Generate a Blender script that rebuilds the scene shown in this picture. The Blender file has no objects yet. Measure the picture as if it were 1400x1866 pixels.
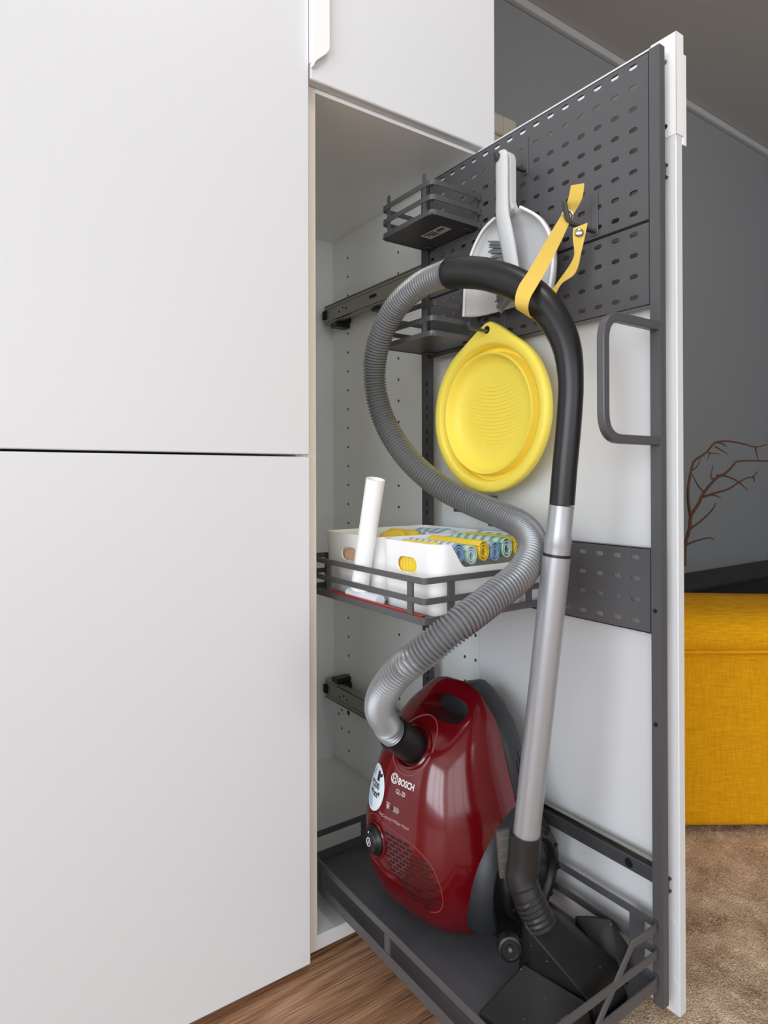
import bpy, bmesh, math, random
from mathutils import Vector, Matrix
random.seed(7)
C = bpy.context.scene.collection
H = 0.77                      # lens height above the floor; builders below use heights relative to the lens
PI = math.pi
MAT = {}

# ------------------------------------------------------------------ materials
def new_mat(name):
    m = bpy.data.materials.new(name); m.use_nodes = True
    return m, m.node_tree.nodes, m.node_tree.links, m.node_tree.nodes['Principled BSDF']
def lin(r, g, b):
    f = lambda c: (c/12.92 if c <= .04045 else ((c+.055)/1.055)**2.4)
    return (f(r/255), f(g/255), f(b/255), 1)
def mat(name, col, rough=.5, metal=0., noise=0., nscale=60., bump=0., coat=0., spec=.5, trans=0.):
    m, n, l, p = new_mat(name)
    p.inputs['Base Color'].default_value = col
    p.inputs['Roughness'].default_value = rough
    p.inputs['Metallic'].default_value = metal
    p.inputs['Coat Weight'].default_value = coat
    p.inputs['Coat Roughness'].default_value = .06
    p.inputs['Specular IOR Level'].default_value = spec
    p.inputs['Transmission Weight'].default_value = trans
    tc = n.new('ShaderNodeTexCoord')
    nz = n.new('ShaderNodeTexNoise'); nz.inputs['Scale'].default_value = nscale; nz.inputs['Detail'].default_value = 4
    l.new(tc.outputs['Object'], nz.inputs['Vector'])
    if noise:
        mx = n.new('ShaderNodeMixRGB'); mx.blend_type = 'MULTIPLY'; mx.inputs['Fac'].default_value = noise
        cr = n.new('ShaderNodeValToRGB'); cr.color_ramp.elements[0].position = .3; cr.color_ramp.elements[1].position = .7
        cr.color_ramp.elements[0].color = (.55, .55, .55, 1); cr.color_ramp.elements[1].color = (1, 1, 1, 1)
        l.new(nz.outputs['Fac'], cr.inputs['Fac']); mx.inputs['Color1'].default_value = col
        l.new(cr.outputs['Color'], mx.inputs['Color2']); l.new(mx.outputs['Color'], p.inputs['Base Color'])
    if bump:
        b = n.new('ShaderNodeBump'); b.inputs['Strength'].default_value = bump; b.inputs['Distance'].default_value = .001
        l.new(nz.outputs['Fac'], b.inputs['Height']); l.new(b.outputs['Normal'], p.inputs['Normal'])
    MAT[name] = m
    return m

mat('white_lacquer', lin(226, 227, 229), .38)
mat('white_inner', lin(240, 243, 243), .45)
mat('white_edge', lin(236, 228, 214), .5)
mat('white_plastic', lin(250, 250, 249), .42)
mat('cap_white', lin(222, 224, 232), .45)
mat('dust_white', lin(206, 207, 208), .45)
mat('wall_paint', lin(156, 159, 162), .85, noise=.05, nscale=220, bump=.06)
mat('ceiling_paint', lin(192, 191, 188), .9, noise=.04, nscale=200)
mat('trim_paint', lin(206, 208, 210), .6)
mat('door_paint', lin(214, 206, 192), .5)
mat('room_paint', lin(225, 224, 222), .9)
mat('anthracite', lin(90, 89, 91), .36, metal=.1, noise=.08, nscale=900)
mat('anthracite_dark', lin(72, 71, 73), .38, metal=.1)
mat('tray_grey', lin(92, 93, 96), .5, metal=.1, noise=.06, nscale=300)
mat('steel', lin(170, 168, 160), .28, metal=1., noise=.1, nscale=40)
mat('steel_dark', lin(150, 148, 138), .38, metal=.45, noise=.1, nscale=40)
mat('chrome', lin(225, 225, 225), .12, metal=1.)
mat('black_plastic', lin(24, 24, 26), .38, noise=.1, nscale=400)
mat('black_matt', lin(26, 26, 27), .62, noise=.25, nscale=120)
mat('dusty_black', lin(34, 33, 33), .45, noise=.25, nscale=160)
mat('base_grey', lin(38, 40, 44), .45)
mat('dark_hole', lin(18, 18, 19), .8)
mat('pin_hole', lin(70, 70, 68), .9)
mat('red_gloss', lin(100, 6, 16), .16, coat=.35)
mat('red_slot', lin(34, 14, 14), .7)
mat('red_line', lin(150, 78, 76), .4)
mat('lettering_white', lin(236, 230, 230), .5)
mat('lettering_pink', lin(206, 160, 160), .5)
mat('window_grey', lin(150, 128, 128), .3)
mat('sticker_white', lin(232, 242, 248), .4)
mat('sticker_blue', lin(120, 190, 228), .4)
mat('ink_dark', lin(30, 40, 50), .5)
mat('hose_grey', lin(140, 141, 143), .35, metal=.4)
mat('tube_silver', lin(176, 178, 183), .36, metal=.55, noise=.05, nscale=70)
mat('yellow_plastic', lin(253, 231, 92), .5)
mat('bristle_grey', lin(122, 124, 128), .7)
mat('clear_plastic', lin(96, 94, 90), .25, noise=.6, nscale=120)
mat('red_sheet', lin(180, 14, 18), .5)
mat('film_white', lin(226, 232, 238), .3)
mat('twig_bark', lin(98, 64, 38), .8, noise=.5, nscale=60, bump=.4)
mat('ceramic_dark', lin(52, 52, 54), .4)
mat('knob_grey', lin(150, 152, 150), .35, metal=.5)
mat('label_paper', lin(214, 214, 210), .6)
mat('strap_yellow', lin(236, 200, 92), .8, noise=.18, nscale=1500, bump=.5)
mat('dark_furniture', lin(26, 27, 30), .5)

def specks(name, col=(.32, .31, .29, 1)):
    m = MAT[name]; n = m.node_tree.nodes; l = m.node_tree.links; p = n['Principled BSDF']
    tc = n.new('ShaderNodeTexCoord'); v = n.new('ShaderNodeTexVoronoi'); v.inputs['Scale'].default_value = 95; l.new(tc.outputs['Object'], v.inputs['Vector'])
    lt = n.new('ShaderNodeMath'); lt.operation = 'LESS_THAN'; lt.inputs[1].default_value = .07; l.new(v.outputs['Distance'], lt.inputs[0])
    sp = n.new('ShaderNodeSeparateColor'); l.new(v.outputs['Color'], sp.inputs[0])
    g = n.new('ShaderNodeMath'); g.operation = 'GREATER_THAN'; g.inputs[1].default_value = .6; l.new(sp.outputs[0], g.inputs[0])
    mu = n.new('ShaderNodeMath'); mu.operation = 'MULTIPLY'; l.new(lt.outputs[0], mu.inputs[0]); l.new(g.outputs[0], mu.inputs[1])
    mx = n.new('ShaderNodeMixRGB'); old = p.inputs['Base Color'].links[0].from_socket; l.new(old, mx.inputs['Color1']); mx.inputs['Color2'].default_value = col
    l.new(mu.outputs[0], mx.inputs['Fac']); l.new(mx.outputs['Color'], p.inputs['Base Color'])
mat('head_black', lin(18, 18, 19), .52, noise=.3, nscale=90); specks('head_black')
def cloth_mat(name, c1, c2, scale, axis=0):
    m, n, l, p = new_mat(name)
    tc = n.new('ShaderNodeTexCoord'); sp = n.new('ShaderNodeSeparateXYZ'); l.new(tc.outputs['Object'], sp.inputs[0])
    mt = n.new('ShaderNodeMath'); mt.operation = 'MULTIPLY'; mt.inputs[1].default_value = scale
    l.new(sp.outputs[axis], mt.inputs[0])
    sn = n.new('ShaderNodeMath'); sn.operation = 'SINE'; l.new(mt.outputs[0], sn.inputs[0])
    gt = n.new('ShaderNodeMath'); gt.operation = 'GREATER_THAN'; gt.inputs[1].default_value = .1; l.new(sn.outputs[0], gt.inputs[0])
    mx = n.new('ShaderNodeMixRGB'); mx.inputs['Color1'].default_value = c1; mx.inputs['Color2'].default_value = c2
    l.new(gt.outputs[0], mx.inputs['Fac']); l.new(mx.outputs['Color'], p.inputs['Base Color'])
    nz = n.new('ShaderNodeTexNoise'); nz.inputs['Scale'].default_value = 900; l.new(tc.outputs['Object'], nz.inputs['Vector'])
    b = n.new('ShaderNodeBump'); b.inputs['Strength'].default_value = .5; b.inputs['Distance'].default_value = .001
    l.new(nz.outputs['Fac'], b.inputs['Height']); l.new(b.outputs['Normal'], p.inputs['Normal'])
    p.inputs['Roughness'].default_value = .9
    MAT[name] = m
cloth_mat('cloth_green', lin(206, 226, 214), lin(124, 178, 164), 330, 1)
cloth_mat('cloth_blue', lin(220, 232, 240), lin(146, 180, 210), 420, 1)
cloth_mat('cloth_teal', lin(206, 230, 226), lin(130, 190, 186), 260, 1)
cloth_mat('cloth_peach', lin(226, 190, 160), lin(220, 180, 150), 500, 1)
cloth_mat('cloth_yellow', lin(246, 214, 74), lin(240, 204, 62), 800, 1)

def wood_mat():
    m, n, l, p = new_mat('oak_floor')
    tc = n.new('ShaderNodeTexCoord')
    mp = n.new('ShaderNodeMapping'); l.new(tc.outputs['Object'], mp.inputs['Vector'])
    br = n.new('ShaderNodeTexBrick')           # boards run along x
    br.inputs['Scale'].default_value = 1; br.inputs['Brick Width'].default_value = 1.3; br.inputs['Row Height'].default_value = .17
    br.inputs['Mortar Size'].default_value = .0008; br.inputs['Color1'].default_value = (.35, .35, .35, 1); br.inputs['Color2'].default_value = (.85, .85, .85, 1)
    br.inputs['Mortar'].default_value = (.1, .1, .1, 1); br.offset = .37
    l.new(mp.outputs[0], br.inputs['Vector'])
    mp2 = n.new('ShaderNodeMapping'); mp2.inputs['Scale'].default_value = (.9, 10, 1); l.new(tc.outputs['Object'], mp2.inputs['Vector'])
    ad = n.new('ShaderNodeVectorMath'); ad.operation = 'ADD'; l.new(mp2.outputs[0], ad.inputs[0]); l.new(br.outputs['Color'], ad.inputs[1])
    n1 = n.new('ShaderNodeTexNoise'); n1.inputs['Scale'].default_value = 1.1; n1.inputs['Detail'].default_value = 1; l.new(ad.outputs[0], n1.inputs['Vector'])
    m1 = n.new('ShaderNodeMath'); m1.operation = 'MULTIPLY'; m1.inputs[1].default_value = 75; l.new(n1.outputs['Fac'], m1.inputs[0])
    s1 = n.new('ShaderNodeMath'); s1.operation = 'SINE'; l.new(m1.outputs[0], s1.inputs[0])
    mp3 = n.new('ShaderNodeMapping'); mp3.inputs['Scale'].default_value = (12, 420, 1); l.new(tc.outputs['Object'], mp3.inputs['Vector'])
    n2 = n.new('ShaderNodeTexNoise'); n2.inputs['Scale'].default_value = 1; n2.inputs['Detail'].default_value = 4; l.new(mp3.outputs[0], n2.inputs['Vector'])
    a1 = n.new('ShaderNodeMath'); a1.operation = 'MULTIPLY_ADD'; a1.inputs[1].default_value = .085; l.new(s1.outputs[0], a1.inputs[0]); l.new(n2.outputs['Fac'], a1.inputs[2])
    cr = n.new('ShaderNodeValToRGB')
    e = cr.color_ramp.elements; e[0].position = .28; e[0].color = lin(118, 82, 58); e[1].position = .66; e[1].color = lin(202, 156, 120)
    x = e.new(.5); x.color = lin(174, 130, 97)
    l.new(a1.outputs[0], cr.inputs['Fac'])
    mx = n.new('ShaderNodeMixRGB'); mx.blend_type = 'MULTIPLY'; mx.inputs['Fac'].default_value = .25
    l.new(cr.outputs['Color'], mx.inputs['Color1']); l.new(br.outputs['Color'], mx.inputs['Color2'])
    l.new(mx.outputs['Color'], p.inputs['Base Color']); p.inputs['Roughness'].default_value = .45
    b = n.new('ShaderNodeBump'); b.inputs['Strength'].default_value = .15; b.inputs['Distance'].default_value = .001
    l.new(a1.outputs[0], b.inputs['Height']); l.new(b.outputs['Normal'], p.inputs['Normal'])
    MAT['oak_floor'] = m
wood_mat()
def carpet_mat():
    m, n, l, p = new_mat('carpet')
    tc = n.new('ShaderNodeTexCoord')
    n1 = n.new('ShaderNodeTexNoise'); n1.inputs['Scale'].default_value = 360; n1.inputs['Detail'].default_value = 3; l.new(tc.outputs['Object'], n1.inputs['Vector'])
    n2 = n.new('ShaderNodeTexNoise'); n2.inputs['Scale'].default_value = 14; n2.inputs['Detail'].default_value = 4; l.new(tc.outputs['Object'], n2.inputs['Vector'])
    a = n.new('ShaderNodeMath'); a.operation = 'MULTIPLY_ADD'; a.inputs[1].default_value = .45; l.new(n2.outputs['Fac'], a.inputs[0])
    s = n.new('ShaderNodeMath'); s.operation = 'MULTIPLY'; s.inputs[1].default_value = .6; l.new(n1.outputs['Fac'], s.inputs[0]); l.new(s.outputs[0], a.inputs[2])
    cr = n.new('ShaderNodeValToRGB'); e = cr.color_ramp.elements
    e[0].position = .36; e[0].color = lin(150, 119, 90); e[1].position = .64; e[1].color = lin(244, 221, 194)
    l.new(a.outputs[0], cr.inputs['Fac']); l.new(cr.outputs['Color'], p.inputs['Base Color'])
    p.inputs['Roughness'].default_value = 1; p.inputs['Specular IOR Level'].default_value = .1
    b = n.new('ShaderNodeBump'); b.inputs['Strength'].default_value = .9; b.inputs['Distance'].default_value = .006
    l.new(n1.outputs['Fac'], b.inputs['Height']); l.new(b.outputs['Normal'], p.inputs['Normal'])
    MAT['carpet'] = m
carpet_mat()
def sofa_mat():
    m, n, l, p = new_mat('sofa_fabric')
    tc = n.new('ShaderNodeTexCoord')
    out = []
    for sc in ((700, 700, 30), (30, 30, 500)):
        mp = n.new('ShaderNodeMapping'); mp.inputs['Scale'].default_value = sc; l.new(tc.outputs['Object'], mp.inputs['Vector'])
        nz = n.new('ShaderNodeTexNoise'); nz.inputs['Scale'].default_value = 1; nz.inputs['Detail'].default_value = 3; l.new(mp.outputs[0], nz.inputs['Vector']); out.append(nz)
    a = n.new('ShaderNodeMath'); a.operation = 'ADD'; l.new(out[0].outputs['Fac'], a.inputs[0]); l.new(out[1].outputs['Fac'], a.inputs[1])
    h = n.new('ShaderNodeMath'); h.operation = 'MULTIPLY'; h.inputs[1].default_value = .5; l.new(a.outputs[0], h.inputs[0])
    cr = n.new('ShaderNodeValToRGB'); e = cr.color_ramp.elements
    e[0].position = .35; e[0].color = lin(204, 138, 4); e[1].position = .65; e[1].color = lin(236, 174, 18)
    l.new(h.outputs[0], cr.inputs['Fac']); l.new(cr.outputs['Color'], p.inputs['Base Color'])
    p.inputs['Roughness'].default_value = .95; p.inputs['Specular IOR Level'].default_value = .2
    b = n.new('ShaderNodeBump'); b.inputs['Strength'].default_value = .4; b.inputs['Distance'].default_value = .002
    l.new(h.outputs[0], b.inputs['Height']); l.new(b.outputs['Normal'], p.inputs['Normal'])
    MAT['sofa_fabric'] = m
sofa_mat()

# ------------------------------------------------------------------ mesh helpers
class MB:
    def __init__(s): s.v = []; s.f = []
    def add(s, vs, fs):
        k = len(s.v); s.v += [tuple(v) for v in vs]; s.f += [[i+k for i in f] for f in fs]; return s
    def box(s, x0, x1, y0, y1, z0, z1):
        return s.add([(x, y, z) for z in (z0, z1) for y in (y0, y1) for x in (x0, x1)],
                     [(0, 2, 3, 1), (4, 5, 7, 6), (0, 1, 5, 4), (2, 6, 7, 3), (0, 4, 6, 2), (1, 3, 7, 5)])
    def bar(s, a, b, wx, wy, up=(0, 0, 1)):
        a = Vector(a); b = Vector(b); d = (b-a).normalized(); u = Vector(up)
        if abs(d.dot(u)) > .95: u = Vector((0, 1, 0))
        r = d.cross(u).normalized(); u = r.cross(d)
        vs = [p+r*i*wx/2+u*j*wy/2 for p in (a, b) for i, j in ((-1, -1), (1, -1), (1, 1), (-1, 1))]
        return s.add(vs, [(3, 2, 1, 0), (4, 5, 6, 7), (0, 1, 5, 4), (1, 2, 6, 5), (2, 3, 7, 6), (3, 0, 4, 7)])
    def loft(s, rings, closed=True, cap=True):
        n = len(rings[0]); k = len(s.v); s.v += [tuple(p) for r in rings for p in r]
        for i in range(len(rings)-1):
            for j in range(n if closed else n-1):
                q = (j+1) % n
                s.f.append([k+i*n+j, k+i*n+q, k+(i+1)*n+q, k+(i+1)*n+j])
        if cap:
            s.f.append([k+j for j in range(n)][::-1]); s.f.append([k+(len(rings)-1)*n+j for j in range(n)])
        return s
    def tube(s, pts, rad, seg=16, cap=True):
        pts = [Vector(p) for p in pts]; rings = []; u = None
        for i, p in enumerate(pts):
            d = (pts[min(i+1, len(pts)-1)]-pts[max(i-1, 0)]).normalized()
            if u is None:
                u = Vector((0, 0, 1)) if abs(d.z) < .9 else Vector((0, 1, 0))
            u = (u-d*u.dot(d)).normalized(); w = d.cross(u)
            r = rad[i] if isinstance(rad, (list, tuple)) else rad
            rings.append([p+(u*math.cos(2*PI*j/seg)+w*math.sin(2*PI*j/seg))*r for j in range(seg)])
        return s.loft(rings, True, cap)
    def lathe(s, prof, o, ax, seg=48, cap=False):
        o = Vector(o); d = Vector(ax).normalized(); u = d.orthogonal().normalized(); w = d.cross(u)
        return s.loft([[o+d*h+(u*math.cos(2*PI*j/seg)+w*math.sin(2*PI*j/seg))*r for j in range(seg)] for r, h in prof], True, cap)
    def prism(s, poly, o, ex, ey, th):
        o = Vector(o); ex = Vector(ex); ey = Vector(ey); n = ex.cross(ey).normalized()*th
        a = [o+ex*x+ey*y for x, y in poly]
        return s.loft([a, [p+n for p in a]])
    def hull(s, pts):
        bm = bmesh.new()
        for p in pts: bm.verts.new(p)
        r = bmesh.ops.convex_hull(bm, input=bm.verts)
        bmesh.ops.delete(bm, geom=[g for g in r['geom_interior'] if isinstance(g, bmesh.types.BMVert)], context='VERTS')
        bm.verts.ensure_lookup_table(); bm.verts.index_update()
        s.add([v.co.copy() for v in bm.verts], [[v.index for v in f.verts] for f in bm.faces]); bm.free()
        return s

def loc_of(root): return Vector(root['_o']) if root is not None else Vector((0, 0, 0))
def obj(name, mb, m, parent=None, org=None, smooth=40, bev=0., seg=2, sub=0, extra=()):
    """link the collected shapes as ONE mesh object; shapes are given in room coordinates"""
    me = bpy.data.meshes.new(name)
    if parent is not None: o0 = Vector(parent['_o'])
    elif org is not None: o0 = Vector(org)
    else:
        xs = [v[0] for v in mb.v]; ys = [v[1] for v in mb.v]; zs = [v[2] for v in mb.v]
        o0 = Vector(((min(xs)+max(xs))/2, (min(ys)+max(ys))/2, min(zs)))
    allv = list(mb.v); allf = [list(f) for f in mb.f]; mi = [0]*len(allf)
    for k, (xm, _) in enumerate(extra):
        b0 = len(allv); allv += xm.v; allf += [[i+b0 for i in f] for f in xm.f]; mi += [k+1]*len(xm.f)
    me.from_pydata([tuple(Vector(v)-o0) for v in allv], [], allf); me.update()
    bm = bmesh.new(); bm.from_mesh(me); bmesh.ops.recalc_face_normals(bm, faces=bm.faces); bm.to_mesh(me); bm.free()
    o = bpy.data.objects.new(name, me); C.objects.link(o); me.materials.append(MAT[m])
    for _, xn in extra: me.materials.append(MAT[xn])
    if extra: me.polygons.foreach_set('material_index', mi)
    o['_o'] = tuple(o0)
    if parent is not None: o.parent = parent
    else: o.location = o0
    if smooth:
        me.shade_smooth(); me.set_sharp_from_angle(angle=math.radians(smooth))
    if bev:
        b = o.modifiers.new('edge', 'BEVEL'); b.width = bev; b.segments = seg; b.limit_method = 'ANGLE'; b.angle_limit = math.radians(40)
        b.harden_normals = False
    if sub:
        b = o.modifiers.new('sub', 'SUBSURF'); b.levels = sub; b.render_levels = sub
    return o
def tag(o, label, cat, group=None, kind=None):
    if label: o['label'] = label
    if cat: o['category'] = cat
    if group: o['group'] = group
    if kind: o['kind'] = kind
    return o
def thing(name, label, cat, loc, group=None):
    o = bpy.data.objects.new(name, None); C.objects.link(o); o.empty_display_size = .05
    o.location = loc; o['_o'] = tuple(loc)
    return tag(o, label, cat, group)
def struct(name, mb, m, parent=None, **k):
    o = obj(name, mb, m, parent, **k)
    if parent is None: o['kind'] = 'structure'
    return o
def catmull(pts, n, closed=False):
    P = [Vector(p) for p in pts]; out = []
    m = len(P) if closed else len(P)-1
    for i in range(m):
        g = (lambda q: P[q % len(P)]) if closed else (lambda q: P[max(0, min(len(P)-1, q))])
        p0, p1, p2, p3 = g(i-1), g(i), g(i+1), g(i+2)
        for j in range(n):
            t = j/n
            out.append(.5*((2*p1)+(p2-p0)*t+(2*p0-5*p1+4*p2-p3)*t*t+(3*p1-p0-3*p2+p3)*t**3))
    if not closed: out.append(P[-1])
    return out
def resample(pts, step):
    out = [pts[0]]; acc = 0
    for a, b in zip(pts, pts[1:]):
        L = (b-a).length; t = step-acc
        while t <= L:
            out.append(a+(b-a)*(t/L)); t += step
        acc = L-(t-step)
    return out
def fillet(pts, r, n=6, closed=False):
    """round the corners of a 2-D polyline"""
    P = [Vector((p[0], p[1])) for p in pts]; N = len(P); out = []
    for i in range(N):
        if not closed and i in (0, N-1): out.append(P[i]); continue
        a, b, c = P[i-1], P[i], P[(i+1) % N]
        d1 = (a-b).normalized(); d2 = (c-b).normalized(); q = min(r, (a-b).length*.49, (c-b).length*.49)
        p0 = b+d1*q; p2 = b+d2*q
        for j in range(n+1):
            t = j/n; out.append(p0*(1-t)**2+b*2*t*(1-t)+p2*t*t)
    return out
def rail(mb, path, z0, z1, th, closed=False):
    """flat strip standing on edge along a plan path"""
    N = len(path); rings = []
    for i, p in enumerate(path):
        a = path[(i-1) % N] if (closed or i) else p; b = path[(i+1) % N] if (closed or i < N-1) else p
        d = (b-a).normalized(); n = Vector((-d.y, d.x))*th/2
        rings.append([(p.x+n.x, p.y+n.y, z0), (p.x-n.x, p.y-n.y, z0), (p.x-n.x, p.y-n.y, z1), (p.x+n.x, p.y+n.y, z1)])
    if closed: rings.append(rings[0])
    return mb.loft(rings, True, not closed)
def V2(*a): return Vector(a)

# ------------------------------------------------------------------ the room
YW = 1.62; ZC = 1.735; ZF = -H
XL, XR, YF = -2.6, 4.2, -3.0
struct('floor', MB().box(XL, XR, YF, YW, ZF-.05, ZF), 'oak_floor')
struct('wall_back', MB().box(XL-.1, XR+.1, YW, YW+.1, ZF-.05, ZC), 'wall_paint', smooth=0)
struct('ceiling', MB().box(XL-.1, XR+.1, YF-.1, YW+.1, ZC, ZC+.08), 'ceiling_paint', smooth=0)
struct('trim_1', MB().box(XL, XR, YW-.022, YW, ZC-.03, ZC), 'trim_paint', bev=.004)
struct('baseboard_back', MB().box(XL, XR, YW-.014, YW, ZF, ZF+.08), 'trim_paint', bev=.003)
# left wall with a wide window, front wall (behind the lens) with a second one
def wall_with_window(name, axis, pos, th, a0, a1, w0, w1, z0, z1):
    mb = MB()
    def q(p, r, u, v):
        if axis == 0: mb.box(min(pos, pos+th), max(pos, pos+th), p, r, u, v)
        else: mb.box(p, r, min(pos, pos+th), max(pos, pos+th), u, v)
    q(a0, w0, ZF-.05, ZC); q(w1, a1, ZF-.05, ZC); q(w0, w1, ZF-.05, z0); q(w0, w1, z1, ZC)
    struct(name, mb, 'room_paint', smooth=0)
def window(name, axis, pos, w0, w1, z0, z1, nm):
    mb = MB(); fr = .05
    def q(p, r, u, v):
        if axis == 0: mb.box(pos-.03, pos+.03, p, r, u, v)
        else: mb.box(p, r, pos-.03, pos+.03, u, v)
    q(w0, w0+fr, z0, z1); q(w1-fr, w1, z0, z1); q(w0, w1, z0, z0+fr); q(w0, w1, z1-fr, z1)
    for k in range(1, nm):
        c = w0+(w1-w0)*k/nm; q(c-.03, c+.03, z0, z1)
    struct(name, mb, 'trim_paint', smooth=0, bev=.006)
WL = (-2.85, .45, -.30, 1.45)
wall_with_window('wall_left', 0, XL, -.15, YF-.1, YW+.1, WL[0], WL[1], WL[2], WL[3])
window('window_1', 0, XL-.06, WL[0], WL[1], WL[2], WL[3], 3)
WF = (-1.9, 1.6, -.25, 1.45)
wall_with_window('wall_front', 1, YF, -.15, XL-.1, XR+.1, WF[0], WF[1], WF[2], WF[3])
window('window_2', 1, YF-.06, WF[0], WF[1], WF[2], WF[3], 3)
struct('wall_right', MB().box(XR, XR+.1, YF-.1, YW+.1, ZF-.05, ZC), 'wall_paint', smooth=0)
# panelled door in the back wall, mostly hidden by the cabinets
mb = MB().box(.93, 1.0, YW-.02, YW, ZF, 1.275).box(1.65, 1.715, YW-.02, YW, ZF, 1.275).box(1.0, 1.65, YW-.02, YW, 1.205, 1.275)
d1 = struct('door_1', mb, 'door_paint', bev=.006)
obj('door_leaf', MB().box(1.0, 1.65, YW-.008, YW, ZF+.005, 1.205), 'door_paint', d1, bev=.003)

# ------------------------------------------------------------------ carpet
def carpet():
    mb = MB(); nx, ny = 120, 150; x0, x1, y0, y1 = .72, 1.75, .1, 1.5
    random.seed(3)
    vs = []
    for j in range(ny+1):
        for i in range(nx+1):
            vs.append((x0+(x1-x0)*i/nx+random.uniform(-.002, .002)*(0 < i < nx), y0+(y1-y0)*j/ny+random.uniform(-.002, .002), ZF+.006+random.uniform(0, .005)))
    fs = [[j*(nx+1)+i, j*(nx+1)+i+1, (j+1)*(nx+1)+i+1, (j+1)*(nx+1)+i] for j in range(ny) for i in range(nx)]
    mb.add(vs, fs)
    mb.box(x0, XR-.02, YF+.5, YW-.02, ZF, ZF+.0055)
    o = obj('carpet', mb, 'carpet', smooth=180)
    tag(o, 'beige brown short pile carpet on the floor in front of the yellow sofa', 'carpet')
carpet()

# ------------------------------------------------------------------ cabinets
YD = .88; YC0 = .90; YB = 1.475      # door face, carcass front, carcass back
def storage_cabinet():
    t = thing('storage_cabinet', 'tall white cabinet with two closed plain doors, left of the open one', 'cabinet', (.18, 1.18, ZF))
    x0, x1 = -.116, .4835
    mb = MB().box(x0, x0+.018, YC0, YB, ZF+.017, ZC-.03).box(x1-.018, x1, YC0, YB, ZF+.017, ZC-.03)
    mb.box(x0, x1, YB-.008, YB, ZF+.017, ZC-.03).box(x0+.018, x1-.018, YC0, YB-.008, ZF+.017, ZF+.035).box(x0+.018, x1-.018, YC0, YB-.008, ZC-.05, ZC-.03)
    obj('carcass', mb, 'white_inner', t, smooth=0, bev=.0008, seg=1)
    obj('door', MB().box(x0+.002, x1-.0045, YD, YC0-.001, -.752, .0322), 'white_lacquer', t, bev=.0015)
    obj('door', MB().box(x0+.002, x1-.0045, YD, YC0-.001, .0355, ZC-.035), 'white_lacquer', t, bev=.0015)
    obj('foot', MB().box(x0+.03, x1-.03, YC0+.05, YB-.05, ZF, ZF+.017), 'black_matt', t)
storage_cabinet()

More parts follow.
